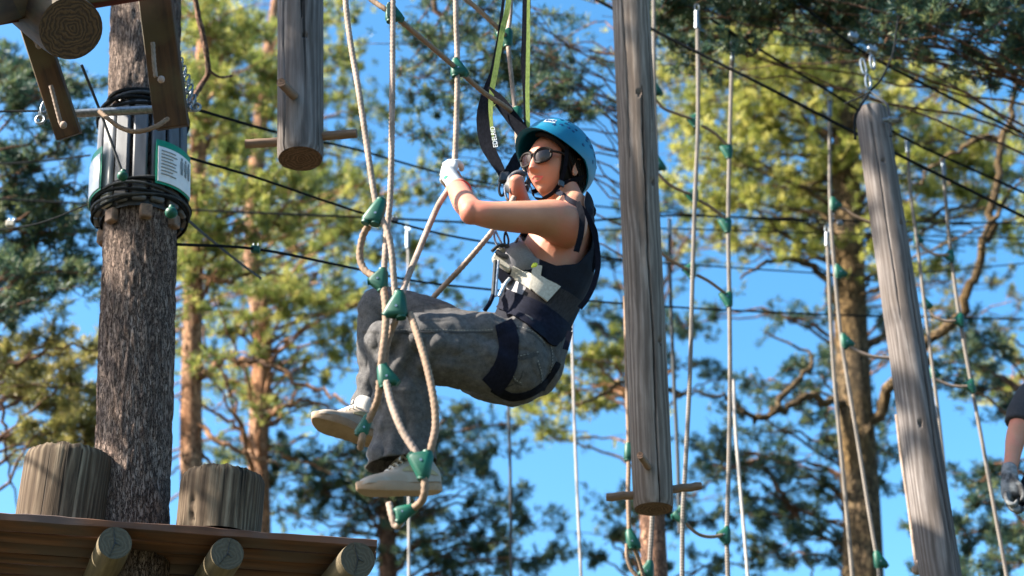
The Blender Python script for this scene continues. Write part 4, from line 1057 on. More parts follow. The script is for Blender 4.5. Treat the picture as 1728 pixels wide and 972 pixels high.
def stump(px0, px1, ytop, label, seed, tw=1.0):
    c_ = QZ((px0+px1)/2, 885, zdk+.02); Yc = c_.y+.16
    c = V((Q((px0+px1)/2, 870, Yc).x, Yc, zdk+.02)); r = (px1-px0)/2*mpp(Q((px0+px1)/2, 870, Yc))
    top = Q((px0+px1)/2, ytop, Yc-r*.9); h = top.z-c.z
    rt = root('wooden_post', c, label, 'post', 'cut posts standing on the low deck')
    P2 = resample([c, c+V((0, 0, h))], .012); n_ = len(P2)
    def rf(th, s, i):
        v = 1+.035*noise.noise(V((math.cos(th)*1.3, math.sin(th)*1.3, s*1.5+seed)))
        v += .010*noise.noise(V((math.cos(th)*9, math.sin(th)*9, s*1.2+seed)))
        g = noise.noise(V((math.cos(th)*14, math.sin(th)*14, s*.8+seed)))
        if g > .36: v -= min(.03, (g-.36)*.25)
        if seed == 2:
            dd = abs((th-R(-30)+PI) % (2*PI)-PI); f = 1-s/h
            if f > .35 and dd < .25*f: v -= .16*(1-dd/(.25*f))*min(1, (f-.35)*5)*(.6+.6*noise.noise(V((th*20, s*30, 1))))
        return v
    rr = [r]*n_; rr[-1] = r*.955; rr[-2] = r*.985
    mb = MB(); mb.tube(P2, rr, 160, rf=rf, cap=False, ref=(0, -1, 0))
    # ragged top edge
    base_i = (n_-1)*160
    for k in range(160):
        x, y, z = mb.v[base_i+k]; mb.v[base_i+k] = (x, y, z+.010*noise.noise(V((k*.22, seed, 0)))+.006*noise.noise(V((k*.9, seed, 4))))
    part('post_body', mb, M['stump'], rt, angle=60)
    mb = MB(); mb.tube([c+V((0, 0, h-.01)), c+V((0, 0, h-.002))], [r*.94, r*.94], 48); part('cut_end', mb, M['end_grey'], rt)
stump(30, 181, 748, 'squat round post left of the thick trunk on the deck', 1)
stump(300, 441, 784, 'squat round post with rotten hollow right of the thick trunk', 2)

# ------------------------------------------------------------------ high platform underside at the top left
hi = root('high_platform', Q(60, -60, 4.2), 'dark underside of the high platform with a round beam end, top left corner', 'platform')
HY = 4.15
def beam_px(p0, p1, rpx, name, mats, par, n=36, capm=1):
    A, B = Q(*p0), Q(*p1); P2 = resample([A, B], .03); r = rpx*mpp(B)
    mb = MB(); mb.tube(P2, [r]*(len(P2)-1)+[r*.97], n, rf=lambda th, s, i: 1+.03*noise.noise(V((math.cos(th)*1.4, math.sin(th)*1.4, s*2))), capm=capm)
    return part(name, mb, mats, par, angle=50)
beam_px((-110, -130, HY+.75), (120, 48, HY-.02), 56, 'round_beam', [M['darkbeam'], M['end_orange']], hi)
def board_px(p0, p1, wpx, th, name, mat, par, ref=V((0, 1, 0)), ch=.004, roll=0):
    A, B = Q(*p0), Q(*p1); k = (B-A); L_ = k.length; k.normalize()
    vw = ((A+B)/2-CAM).normalized(); s1 = k.cross(vw).normalized(); s2 = k.cross(s1).normalized()
    s1, s2 = s1*math.cos(roll)+s2*math.sin(roll), s2*math.cos(roll)-s1*math.sin(roll)
    mb = MB(); mb.box((A+B)/2, s1*(wpx*.5*mpp((A+B)/2)), s2*th, k*(L_/2), ch=ch)
    return part(name, mb, mat, par)
# planks lying across overhead
board_px((-260, 55, HY-.5), (60, -28, HY+.05), 105, .05, 'plank', M['darkbeam'], hi)
board_px((-260, 75, HY-.42), (45, 22, HY+.1), 26, .02, 'plank', M['redbeam'], hi)
board_px((120, 5, HY+.2), (250, -16, HY+.3), 30, .03, 'plank', M['redbeam'], hi)
board_px((100, -45, HY+.1), (330, -75, HY+.2), 110, .05, 'plank', M['darkbeam'], hi)
board_px((-200, -10, HY+.02), (70, -60, HY+.3), 120, .04, 'plank', M['darkbeam'], hi)
board_px((-160, 22, HY-.25), (66, 5, HY+.02), 44, .03, 'plank', M['darkbeam'], hi)
# hole in the beam end
# two hanging boards with rope through them, and the pipe that joins them
ladder = root('hanging_ladder', Q(190, 190, 4.75), 'steel pipe with two dark hanging boards laced with rope in front of the trunk', 'hanging ladder')
board_px((48, 20, 4.5), (117, 231, 4.75), 42, .022, 'side_board', M['darkbeam'], ladder, roll=.25)
board_px((258, -40, 4.5), (291, 216, 4.75), 56, .022, 'side_board', M['darkbeam'], ladder, roll=.25)
mb = MB(); mb.tube([Q(66, 195, 4.82), Q(332, 181, 4.82)], .0165, 20); part('steel_pipe', mb, M['steel'], ladder)
def rope_l(pts, r=.0085, mat='rope_tan'):
    part('lacing_rope', rope_mb([Q(*p) for p in pts], r), M[mat], ladder)
rope_l([(52, 52, 4.42), (58, 66, 4.42), (63, 74, 4.44)]); rope_l([(86, 145, 4.58), (95, 180, 4.6), (103, 210, 4.62)], mat='rope')
rope_l([(258, 72, 4.48), (260, 105, 4.5), (263, 130, 4.52)], mat='rope')
rope_l([(168, 188, 4.72), (182, 200, 4.7), (205, 216, 4.68), (232, 222, 4.66), (262, 214, 4.66), (284, 200, 4.68)], .0095)
for px_, py_, Y_ in ((66, 76, 4.42), (107, 211, 4.6), (272, 134, 4.5)):
    mb = MB(); p = Q(px_, py_, Y_); mb.ell(p, (.013, 0, 0), (0, .012, 0), (0, 0, .015)); part('rope_knot', mb, M['rope'], ladder)
# shackles and chains at both pipe ends
sh = root('shackle', Q(70, 190, 4.8), 'round steel shackle at the left end of the pipe', 'shackle')
link(Q(68, 202, 4.8), (.016, 0, 0), (0, 0, .018), .0055, 'ring', par=sh); link(Q(76, 180, 4.8), (.011, .004, 0), (.004, 0, .03), .005, 'ring', par=sh)
chn = root('steel_chain', Q(300, 100, 4.75), 'steel chain and turnbuckle beside the right hanging board', 'chain')
cp_ = cr([(298, 85, 4.7), (306, 110, 4.75), (318, 140, 4.78), (328, 175, 4.8)], 4)
for i, q in enumerate(cp_):
    link(Q(*q), (.009, 0, 0) if i % 2 else (0, .009, 0), (.004, 0, .017), .0035, 'chain_link', par=chn)
cp_ = cr([(300, 110, 4.75), (309, 140, 4.78), (316, 172, 4.8)], 4)
for i, q in enumerate(cp_): link(Q(*q), (.009, 0, 0) if i % 2 else (0, .009, 0), (.004, 0, .017), .0035, 'chain_link', par=chn)
link(Q(330, 181, 4.8), (.018, 0, 0), (0, 0, .016), .006, 'end_ring', par=chn)
mb = MB(); mb.tube([Q(272, -40, 4.6), Q(286, 30, 4.65), Q(300, 95, 4.72)], .005, 8); part('wire', mb, M['steel'], chn)
# dead branch in front
db = root('dead_branch', Q(345, 60, 5.6), 'thin dark crooked dead branch right of the trunk top', 'branch')
mb = MB(); P2 = [V(p) for p in cr([Q(318, -120, 5.5), Q(330, 0, 5.6), Q(342, 60, 5.65), (Q(352, 118, 5.7)), Q(338, 145, 5.72), Q(322, 170, 5.6), Q(300, 190, 5.35)], 5)]
mb.tube(P2, [.013]*len(P2), 8, rf=lambda th, s, i: 1+.3*noise.noise(V((s*14, 0, th)))); part('bough', mb, M['bark_red'], db)
mb = MB(); P2 = [V(p) for p in cr([Q(352, 118, 5.7), Q(370, 130, 5.8), Q(392, 128, 5.9)], 4)]; mb.tube(P2, [.006]*len(P2), 6); part('twig', mb, M['bark_red'], db)

# ------------------------------------------------------------------ the climber
PY0 = 4.25
def B(px, py, dy=0.0): return Q(px, py, PY0+dy)
def loft(mb, pts, n=28, sub=6, caps=(1, 1), Y0=None, m=0):
    """pts: (px, py, dy, half width in the picture, half depth) in photograph pixels -> an elliptical limb with rounded ends"""
    Y0 = PY0 if Y0 is None else Y0
    P = cr([tuple(Q(p[0], p[1], Y0+p[2]))+(p[3], p[4]) for p in pts], sub)
    C = [V(p[:3]) for p in P]; A = [p[3]*mpp(c) for p, c in zip(P, C)]; D = [p[4]*mpp(c) for p, c in zip(P, C)]
    if caps[0]:
        t = (C[0]-C[1]).normalized(); r = min(A[0], D[0])*.8; c0 = C[0]; a0, d0 = A[0], D[0]
        for k in (1, 2, 3, 4): 
            a = k*PI/2/4.2; C.insert(0, c0+t*r*math.sin(a)); A.insert(0, a0*math.cos(a)); D.insert(0, d0*math.cos(a))
    if caps[1]:
        t = (C[-1]-C[-2]).normalized(); r = min(A[-1], D[-1])*.8; c0 = C[-1]; a0, d0 = A[-1], D[-1]
        for k in (1, 2, 3, 4):
            a = k*PI/2/4.2; C.append(c0+t*r*math.sin(a)); A.append(a0*math.cos(a)); D.append(d0*math.cos(a))
    vs = []; N = len(C); prev = None
    for i in range(N):
        t = (C[min(N-1, i+1)]-C[max(0, i-1)]).normalized(); vw = (C[i]-CAM).normalized()
        n1 = t.cross(vw)
        if prev is not None: n1 = n1*.25+prev*.75 if n1.length > .05 and n1.dot(prev) > 0 else prev
        n1 = (n1-t*n1.dot(t)).normalized(); prev = n1; n2 = t.cross(n1)
        for k in range(n):
            th = 2*PI*k/n; vs.append(C[i]+n1*math.cos(th)*A[i]+n2*math.sin(th)*D[i])
    fs = []
    for i in range(N-1):
        for k in range(n): a = i*n+k; b = i*n+(k+1) % n; fs.append((a, b, b+n, a+n))
    vs += [C[0], C[-1]]
    for k in range(n): fs.append(((k+1) % n, k, N*n)); a = (N-1)*n; fs.append((a+k, a+(k+1) % n, N*n+1))
    mb.add(vs, fs, None, m)
def fuse(mb, voxel=.006, smooth=6, fac=.5, disp=None):
    """one continuous skin over everything in mb"""
    me = mb.mesh('tmp', [], fixn=True, smooth=False)
    o = bpy.data.objects.new('tmp', me); col.objects.link(o)
    md = o.modifiers.new('r', 'REMESH'); md.mode = 'VOXEL'; md.voxel_size = voxel; md.use_smooth_shade = True
    if smooth: ms = o.modifiers.new('s', 'SMOOTH'); ms.iterations = smooth; ms.factor = fac
    dg = bpy.context.evaluated_depsgraph_get(); dg.update()
    r = bpy.data.meshes.new_from_object(o.evaluated_get(dg))
    bpy.data.objects.remove(o); bpy.data.meshes.remove(me)
    if disp:
        nv = len(r.vertices); co = np.empty(nv*3, np.float32); r.vertices.foreach_get('co', co); co = co.reshape(-1, 3)
        no = np.empty(nv*3, np.float32); r.vertex_normals.foreach_get('vector', no); no = no.reshape(-1, 3)
        dd = np.array([disp(V(c), V(n_)) for c, n_ in zip(co, no)], np.float32)
        r.vertices.foreach_set('co', (co+no*dd[:, None]).ravel())
    r.update()
    return r
def bvh_of(*meshes):
    vs = []; fs = []
    for me in meshes:
        o = len(vs); vs += [v.co.copy() for v in me.vertices]; fs += [[i+o for i in p.vertices] for p in me.polygons]
    return BVHTree.FromPolygons(vs, fs)
def finish(me, name, mats, parent, **kw):
    off = wloc(parent)
    me.transform(Matrix.Translation(-off))
    me.materials.clear()
    for q in (mats if isinstance(mats, (list, tuple)) else [mats]): me.materials.append(q)
    if 'gc' not in me.attributes:
        a = me.attributes.new('gc', 'FLOAT_VECTOR', 'POINT'); co = np.empty(len(me.vertices)*3, np.float32); me.vertices.foreach_get('co', co); a.data.foreach_set('vector', co)
    me.polygons.foreach_set('use_smooth', [True]*len(me.polygons))
    return part(name, me, None, parent, **kw)

# materials of the figure
def skin(name, c1, c2):
    m = pm(name, c1, c2, 9, (1, 1, 1), .58, .25, .0012, contrast=(.3, .7), grit=160, spec=.3, c3=(.42, .145, .095), s3=7)
    b = m.node_tree.nodes['Principled BSDF']
    b.inputs['Subsurface Weight'].default_value = .12; b.inputs['Subsurface Radius'].default_value = (.02, .008, .004); b.inputs['Subsurface Scale'].default_value = .5
    return m
M['skin'] = skin('skin', (.33, .15, .09), (.41, .20, .13))
M['lips'] = pm('lips', (.50, .10, .10), (.58, .15, .14), 60, rough=.35, bump=.1, bdist=.0005)
M['hair'] = pm('dark_hair', (.002, .0015, .0015), (.007, .005, .004), 90, (1, 1, .1), .6, .6, .001, spec=.12)
def denim(name, c1, c2):
    m, t, b = newmat(name)
    at = N_(t, 'ShaderNodeAttribute', attribute_name='gc')
    n1 = N_(t, 'ShaderNodeTexNoise', Scale=60, Detail=8, Roughness=.75); t.links.new(at.outputs['Vector'], n1.inputs[0])
    n2 = N_(t, 'ShaderNodeTexNoise', Scale=420, Detail=2); t.links.new(at.outputs['Vector'], n2.inputs[0])
    wv = N_(t, 'ShaderNodeTexWave', Scale=260, Distortion=3, Detail=2); wv.bands_direction = 'DIAGONAL'; t.links.new(at.outputs['Vector'], wv.inputs[0])
    a = N_(t, 'ShaderNodeMath', operation='MULTIPLY_ADD'); a.inputs[1].default_value = .35; t.links.new(n2.outputs[0], a.inputs[0]); t.links.new(n1.outputs[0], a.inputs[2])
    r = ramp(t, a.outputs[0], [(.52, c1), (.84, c2)])
    t.links.new(r.outputs[0], b.inputs['Base Color']); b.inputs['Roughness'].default_value = .92; b.inputs['Specular IOR Level'].default_value = .15
    ad = N_(t, 'ShaderNodeMath', operation='ADD'); t.links.new(wv.outputs['Fac'], ad.inputs[0]); t.links.new(n2.outputs[0], ad.inputs[1])
    bp = N_(t, 'ShaderNodeBump', Strength=.45, Distance=.0012); t.links.new(ad.outputs[0], bp.inputs['Height']); t.links.new(bp.outputs[0], b.inputs['Normal'])
    return m
M['denim'] = denim('washed_grey_denim', (.052, .050, .052), (.118, .112, .110))
M['seam'] = pm('dark_stitched_seam', (.018, .018, .02), (.05, .05, .052), 200, rough=.9)
M['thread'] = pm('pale_thread', (.26, .25, .23), (.34, .33, .30), 200, rough=.9)
M['tank'] = pm('dark_stretch_fabric', (.004, .0045, .009), (.010, .011, .018), 300, rough=.85, bump=.3, bdist=.0006, spec=.15)
M['tankgrey'] = pm('grey_stretch_fabric', (.13, .125, .14), (.19, .18, .20), 300, rough=.6, bump=.3, bdist=.0006)
M['helmet'] = pm('blue_helmet_shell', (.0, .115, .20), (.0, .145, .245), 6, rough=.42, bump=.04, spec=.5, c3=(.0, .105, .19), s3=12)
M['lens'] = pm('dark_lens', (.012, .006, .006), (.018, .008, .007), 5, rough=.22, bump=0, spec=.3)
M['glove'] = pm('pale_grey_glove', (.42, .42, .42), (.56, .56, .55), 60, rough=.8, bump=.35, bdist=.001, c3=(.36, .37, .38), s3=16)
M['palm'] = pm('dark_glove_palm', (.02, .02, .025), (.05, .05, .06), 60, rough=.6, bump=.3)
M['red'] = pm('red_piping', (.55, .03, .03), (.65, .06, .05), 60, rough=.7)
M['shoe'] = pm('worn_cream_leather', (.26, .23, .20), (.38, .35, .30), 16, rough=.65, bump=.25, c3=(.30, .23, .17), s3=9)
M['sole'] = pm('tan_rubber_sole', (.23, .145, .085), (.35, .235, .15), 20, rough=.7, bump=.25, c3=(.30, .20, .13), s3=14)
M['olive'] = pm('olive_patch', (.24, .20, .10), (.34, .28, .15), 30, rough=.6)
M['lace'] = pm('pale_lace', (.42, .39, .35), (.54, .50, .46), 120, rough=.85)
M['buckle'] = pm('scuffed_alloy', (.25, .26, .28), (.5, .52, .55), 80, rough=.35, metal=.8)
M['dots'] = pm('dark_blue_print', (.0, .03, .11), (.0, .04, .14), 10, rough=.5, bump=0)
M['sticker'] = pm('grey_sticker', (.20, .26, .32), (.45, .50, .56), 90, rough=.5, bump=0)

climber = root('person', B(885, 600), 'woman in blue helmet, black tank top and grey jeans hanging in a harness', 'person')

# head: local frame x forward, y to her left, z up
HC = B(935, 284, 0.0)
HEADTILT = R(17)
def head_frame(yaw, pitch, rollv, c, s=1.0):
    f = V((-math.sin(yaw), -math.cos(yaw), 0)); up = V((0, 0, 1)); l = up.cross(f).normalized()
    f, up = f*math.cos(pitch)+up*math.sin(pitch), up*math.cos(pitch)-f*math.sin(pitch)
    l, up = l*math.cos(rollv)+up*math.sin(rollv), up*math.cos(rollv)-l*math.sin(rollv)
    RX = Matrix.Rotation(HEADTILT, 3, 'X'); f, l, up = RX @ f, RX @ l, RX @ up
    return lambda x, y=None, z=None: (c+(f*x.x+l*x.y+up*x.z)*s) if y is None else (c+(f*x+l*y+up*z)*s)
HS = 1.06
HF = head_frame(R(42), R(5), R(2), HC, HS)
def g(a, s): return math.exp(-(a/s)**2)
def headpt(d):
    x, y, z = d.x, d.y, d.z
    rx = .098 if x > 0 else .104
    rz = .112 if z > 0 else .110
    p = V((x*rx, y*.073, z*rz))
    if z < 0:
        t = min(1, -z); j = 1-.36*t**1.6; p.y *= j
        if x < 0: p.x *= 1-.55*t**1.2
        else: p.x *= 1-.10*t**2
    if x > 0:
        f = min(1, x*2.2); Y, Z = p.y, p.z
        flat = .010*g(Y, .05)*g(Z-.02, .06); dx = -.002
        tipz = -.034
        if Z < .018 and Z > tipz-.018:
            pr = max(0, min(1, (.018-Z)/(.018-tipz))) if Z > tipz else max(0, 1-(tipz-Z)/.014)
            dx += .025*(pr**1.15)*g(Y, .0085+.0065*pr)
        dx += .006*g(abs(Y)-.012, .006)*g(Z+.036, .007)                   # nostrils
        dx += .006*g(Z-.030, .011)*g(abs(Y)-.02, .022)                    # brow
        dx -= .011*g(abs(Y)-.031, .016)*g(Z-.010, .013)                   # sockets
        dx += .005*g(abs(Y)-.040, .016)*g(Z+.020, .018)                   # cheeks
        dx += .0060*g(Z+.0545, .0050)*g(Y, .018)+.0065*g(Z+.0640, .0055)*g(Y, .016)-.0030*g(Z+.0590, .0020)*g(Y, .022)
        dx -= .004*g(Z+.075, .005)*g(Y, .02)
        dx += .010*g(Z+.092, .013)*g(Y, .022)
        p.x += dx*f
    return p
def head_mb(mb, F):
    nu, nv = 110, 90; vs = []; fs = []
    for j in range(nv+1):
        ph = PI*j/nv
        for i in range(nu):
            th = 2*PI*i/nu; d = V((math.sin(ph)*math.cos(th), math.sin(ph)*math.sin(th), math.cos(ph)))
            vs.append(F(headpt(d)))
    for j in range(nv):
        for i in range(nu): a = j*nu+i; b = j*nu+(i+1) % nu; fs.append((a, a+nu, b+nu, b))
    mb.add(vs, fs)
    for sg in (1, -1):     # ears
        e = V((-.010, sg*.073, -.012))
        pp = [F(e+V((.013*math.cos(t)*(1 if t < PI else .8)-.006*math.sin(t), sg*(.010+.004*math.sin(t)), .028*math.sin(t)))) for t in [2*PI*k/20 for k in range(20)]]
        mb.tube(pp+pp[:1], .0045, 8)
        mb.ell(F(e+V((.002, sg*.004, -.002))), (F(V((.011, 0, 0)))-F(V())), (F(V((0, .007, 0)))-F(V())), (F(V((0, 0, .022)))-F(V())), 12, 8)

# --- skin body
body = MB()
head_mb(body, HF)
loft(body, [(966, 362, .02, 34, 34), (960, 338, .02, 25, 25), (950, 312, .01, 24, 25), (944, 292, .01, 24, 26)])
loft(body, [(900, 560, .03, 62, 74), (908, 520, .03, 58, 68), (922, 475, .03, 60, 72), (936, 430, .03, 56, 78), (950, 396, .03, 50, 82), (960, 368, .03, 36, 78)])
loft(body, [(960, 384, -.13, 36, 38), (935, 372, -.16, 36, 37), (905, 367, -.19, 29, 32), (870, 366, -.21, 27, 29), (835, 364, -.23, 24, 26), (810, 360, -.24, 21.5, 23), (797, 355, -.23, 20.5, 22), (786, 344, -.17, 21, 22), (779, 332, -.10, 20, 20), (773, 320, -.02, 18, 18), (766, 306, .05, 16, 15), (762, 298, .08, 16, 13)])
loft(body, [(968, 376, .18, 34, 36), (940, 372, .24, 30, 30), (905, 366, .28, 24, 25), (880, 352, .28, 20, 21), (876, 335, .26, 17, 17), (873, 318, .22, 14, 14), (872, 304, .20, 13, 12)])
body.ell(B(795, 358, -.245), V((.037, 0, 0)), V((0, .037, 0)), V((0, 0, .040)))
skin_me = fuse(body, .0042, 3, .5)
finish(skin_me, 'body', M['skin'], climber)
bv_skin_src = None

# lips, eyes, brows
def face_strip(F, pts, w0, lift, th, n=3):
    """ribbon lying on the face through (y, z, width factor) points"""
    mb = MB(); L = []; Rr = []; nr = []
    for y, z, wf in pts:
        def sp(zz):
            lo, hi = None, None
            # find direction whose surface point has this y, z
            best = None
            d = V((math.sqrt(max(.02, 1-(y/.073)**2*1.0-(zz/.111)**2)), y/.073, zz/.111)).normalized()
            for _ in range(12):
                p = headpt(d); d = V((d.x, d.y+(y-p.y)/.073, d.z+(zz-p.z)/.111)); d.normalize()
            return headpt(d)
        a, b = sp(z+w0*wf), sp(z-w0*wf)
        L.append(F(a+V((lift, 0, 0)))); Rr.append(F(b+V((lift, 0, 0)))); nr.append((F(V((1, 0, 0)))-F(V())).normalized())
    mb.ribbon(L, Rr, nr, th); return mb
part('lips', face_strip(HF, [(-.023, -.0545, .15), (-.014, -.0565, .7), (-.005, -.0550, 1.0), (0, -.0556, .9), (.005, -.0550, 1.0), (.014, -.0565, .7), (.023, -.0545, .15)], .0032, .0008, .0008), M['lips'], climber)
part('lips', face_strip(HF, [(-.022, -.0560, .15), (-.012, -.0625, .9), (0, -.0635, 1.1), (.012, -.0625, .9), (.022, -.0560, .15)], .0036, .0008, .0008), M['lips'], climber)
for sg in (1, -1):
    part('eyebrow', face_strip(HF, [(sg*.012, .026, .8), (sg*.024, .032, 1), (sg*.038, .034, .9), (sg*.050, .028, .4)], .0035, .0008, .0012), M['hair'], climber)
    mb = MB(); mb.ell(HF(.078, sg*.031, .011), HF(.011, 0, 0)-HF(0, 0, 0), HF(0, .011, 0)-HF(0, 0, 0), HF(0, 0, .009)-HF(0, 0, 0), 16, 10); part('eye', mb, M['white'], climber)

# hair: cap under the helmet, side locks and a low bun
mb = MB()
nu, nv = 40, 26; vs = []; fs = []
for j in range(nv+1):
    ph = PI*.80*j/nv
    for i in range(nu+1):
        th = R(62)+(2*PI-2*R(62))*i/nu
        d = V((math.sin(ph)*math.cos(th), math.sin(ph)*math.sin(th), math.cos(ph)))
        p = headpt(d)*(1.07+.015*noise.noise(V((th*9, ph*2, 0))))
        if ph > PI*.62: p.x -= (ph-PI*.62)*.03
        vs.append(HF(p))
for j in range(nv):
    for i in range(nu): a = j*(nu+1)+i; fs.append((a, a+1, a+nu+2, a+nu+1))
mb.add(vs, fs)
for sg in (1, -1):
    for q in range(7):
        x0 = .030-.010*q
        pp = [V(p) for p in cr([HF(x0, sg*.080, .045), HF(x0-.004, sg*.084, .010), HF(x0-.022, sg*.080, -.012 if q < 3 else -.03), HF(x0-.05, sg*.066, -.03 if q < 3 else -.05)], 5)]
        mb.tube(pp, [.008*(1-.6*i/len(pp)) for i in range(len(pp))], 8)
for sg in (1, -1):
    for q in range(6):
        pp = [V(p) for p in cr([HF(.040-.010*q, sg*.080, .040), HF(.030-.012*q, sg*.079, .005), HF(.012-.012*q, sg*.076, -.028), HF(-.012-.010*q, sg*.069, -.050-.003*q)], 5)]
        mb.tube(pp, [.0060*(1.1-.8*i/len(pp)) for i in range(len(pp))], 7)
    for q in range(7):
        pp = [V(p) for p in cr([HF(-.035-.008*q, sg*(.070-.004*q), -.020), HF(-.045-.008*q, sg*(.060-.005*q), -.060), HF(-.070-.004*q, sg*(.038-.004*q), -.095)], 5)]
        mb.tube(pp, [.010*(1.1-.5*i/len(pp)) for i in range(len(pp))], 7)
pp = [V(p) for p in cr([HF(.085, 0, .085), HF(.088, .03, .078), HF(.072, .062, .058), HF(.040, .081, .03)], 6)]
mb.tube(pp, .009, 8)
mb.ell(HF(-.05, 0, -.035), HF(.062, 0, 0)-HF(0, 0, 0), HF(0, .068, 0)-HF(0, 0, 0), HF(0, 0, .06)-HF(0, 0, 0), 24, 14)
pp = [V(p) for p in cr([HF(-.08, 0, -.04), HF(-.105, .0, -.065), HF(-.112, .01, -.095), HF(-.100, .012, -.118)], 6)]
mb.tube(pp, [.028+.008*math.sin(i*.5) for i in range(len(pp))], 14)
part('hair', mb, M['hair'], climber)

# helmet
helmet_parts = None
HT = R(-22)    # the shell sits tilted back
def HE(x, y, z):
    c, s = math.cos(HT), math.sin(HT)
    x2, z2 = x*c+z*s, -x*s+z*c      # tilt about the ear axis
    return HF(x2-.012, y, z2+.036)
def shell(a, e, r=1.0):
    """a: azimuth from the front, e: elevation"""
    x = math.cos(e)*math.cos(a); y = math.cos(e)*math.sin(a); z = math.sin(e)
    fx = .134 if x > 0 else .138
    rim = 1+.05*max(0, .35-e)*(1.0)
    p = V((x*fx*rim*r, y*.113*rim*r, z*.122*r))
    return p
def rim_e(a):     # elevation of the lower edge
    return -.16-.46*max(0, -math.cos(a))**1.2+.15*max(0, math.cos(a))**2-.04*abs(math.sin(a))
hel = root('helmet', (0, 0, 0), None, None); hel.location = (0, 0, 0)
bpy.data.objects.remove(hel)
mb = MB(); nu, nv = 72, 30; vs = []; fs = []
for layer, rr in ((0, 1.0), (1, .955)):
    for j in range(nv+1):
        for i in range(nu):
            a = 2*PI*i/nu; e0 = rim_e(a); e = e0+(PI/2-e0)*(j/nv)
            p = shell(a, e, rr)
            gr = math.exp(-((e-e0-.20)/.05)**2)*.0018
            if layer == 0:
                p *= 1-gr
                if math.cos(a) > 0: 
                    br = max(0, 1-(e-e0)/.20); p.x += .020*br**1.5*math.cos(a)**2.0; p.z -= .004*br
            elif math.cos(a) > 0 and j == 0: p.x += .018*math.cos(a)**2; p.z -= .003
            vs.append(HE(p.x, p.y, p.z))
o = (nv+1)*nu
for L_ in (0, 1):
    for j in range(nv):
        for i in range(nu): a = L_*o+j*nu+i; b = L_*o+j*nu+(i+1) % nu; fs.append((a, b, b+nu, a+nu))
for i in range(nu): fs.append((i, (i+1) % nu, o+(i+1) % nu, o+i))
mb.add(vs, fs)
helm = part('helmet', mb, M['helmet'], climber, angle=60)
def on_shell(a, e, lift=0): p = shell(a, e, 1.0+lift); return HE(p.x, p.y, p.z)
def star(a0, e0, sz, rot):
    mb = MB(); c = on_shell(a0, e0, .012); vs = [c]; n_ = 10
    for k in range(n_):
        r = sz*(1 if k % 2 == 0 else .5); t = 2*PI*k/n_+rot
        vs.append(on_shell(a0+r*math.cos(t)/math.cos(e0), e0+r*math.sin(t), .010))
    vs2 = [v.lerp(HE(0, 0, 0), .012) for v in vs]
    fs = [(0, 1+k, 1+(k+1) % n_) for k in range(n_)]+[(1+k, 1+(k+1) % n_, 12+(k+1) % n_, 12+k) for k in range(n_)]
    mb.add(vs+vs2, fs); part('star_print', mb, M['dots'], helm, smooth=False)
STARS = [(56, 42), (46, 50), (60, 52), (62, 33), (74, 38), (50, 33), (70, 30), (103, 47), (98, 40), (112, 36), (106, 30), (120, 26), (90, 18), (118, 12), (96, 33), (140, 22), (40, 28)]
for i, (a_, e_) in enumerate(STARS): star(R(a_-6), R(e_-13), .050, i*.7)
mb = MB(); Lp, Rp, nr = [], [], []
for k in range(7):
    a_ = R(14+20*k/6); Lp.append(on_shell(a_, R(19), .006)); Rp.append(on_shell(a_, R(30), .006)); nr.append((on_shell(a_, R(25), .02)-on_shell(a_, R(35), .01)).normalized())
mb.ribbon(Lp, Rp, nr, .001); part('sticker', mb, M['sticker'], helm)
for k in range(4):
    mb = MB(); Lp, Rp, nr = [], [], []
    for q in range(4):
        a_ = R(17+4*k+3*q/3); Lp.append(on_shell(a_, R(21.5+(k % 2)*1.5), .014)); Rp.append(on_shell(a_, R(27-(k % 3)), .014)); nr.append((on_shell(a_, R(35), .02)-on_shell(a_, R(35), .01)).normalized())
    mb.ribbon(Lp, Rp, nr, .0006); part('sticker_print', mb, M['dots'], helm)
# straps
def strap3(pts, w_, th, mat, name, parent, F=HF, outv=None):
    P = [V(p) for p in cr([F(*p) for p in pts], 6)]; Lp, Rp, nr = [], [], []
    for i, p in enumerate(P):
        t = (P[min(len(P)-1, i+1)]-P[max(0, i-1)]).normalized(); o_ = (p-F(0, 0, p.z*0)).normalized() if outv is None else outv
        s_ = t.cross(o_).normalized(); n_ = s_.cross(t).normalized()*(1)
        if n_.dot(o_) < 0: n_ = -n_
        Lp.append(p+s_*w_/2); Rp.append(p-s_*w_/2); nr.append(n_)
    mb = MB(); mb.ribbon(Lp, Rp, nr, th); return part(name, mb, M[mat], parent)
for sg in (1, -1):
    strap3([(.045, sg*.088, .045), (.040, sg*.083, .01), (.036, sg*.073, -.035), (.034, sg*.056, -.072)], .013, .002, 'black', 'chin_strap', helm)
    strap3([(-.075, sg*.078, -.018), (-.045, sg*.080, -.035), (-.005, sg*.068, -.055), (.034, sg*.056, -.075)], .016, .002, 'black', 'chin_strap', helm)
    strap3([(.034, sg*.056, -.074), (.045, sg*.036, -.102), (.050, 0, -.117)], .014, .002, 'black', 'chin_strap', helm)
strap3([(-.085, .07, -.03), (-.125, 0, -.045), (-.085, -.07, -.03)], .03, .003, 'black', 'neck_strap', helm)
mb = MB(); c = HF(.034, .060, -.075); mb.box(c, HF(.012, 0, 0)-HF(0, 0, 0), HF(0, .004, 0)-HF(0, 0, 0), HF(0, 0, .010)-HF(0, 0, 0), ch=.002); part('buckle', mb, M['dkplastic'], helm)

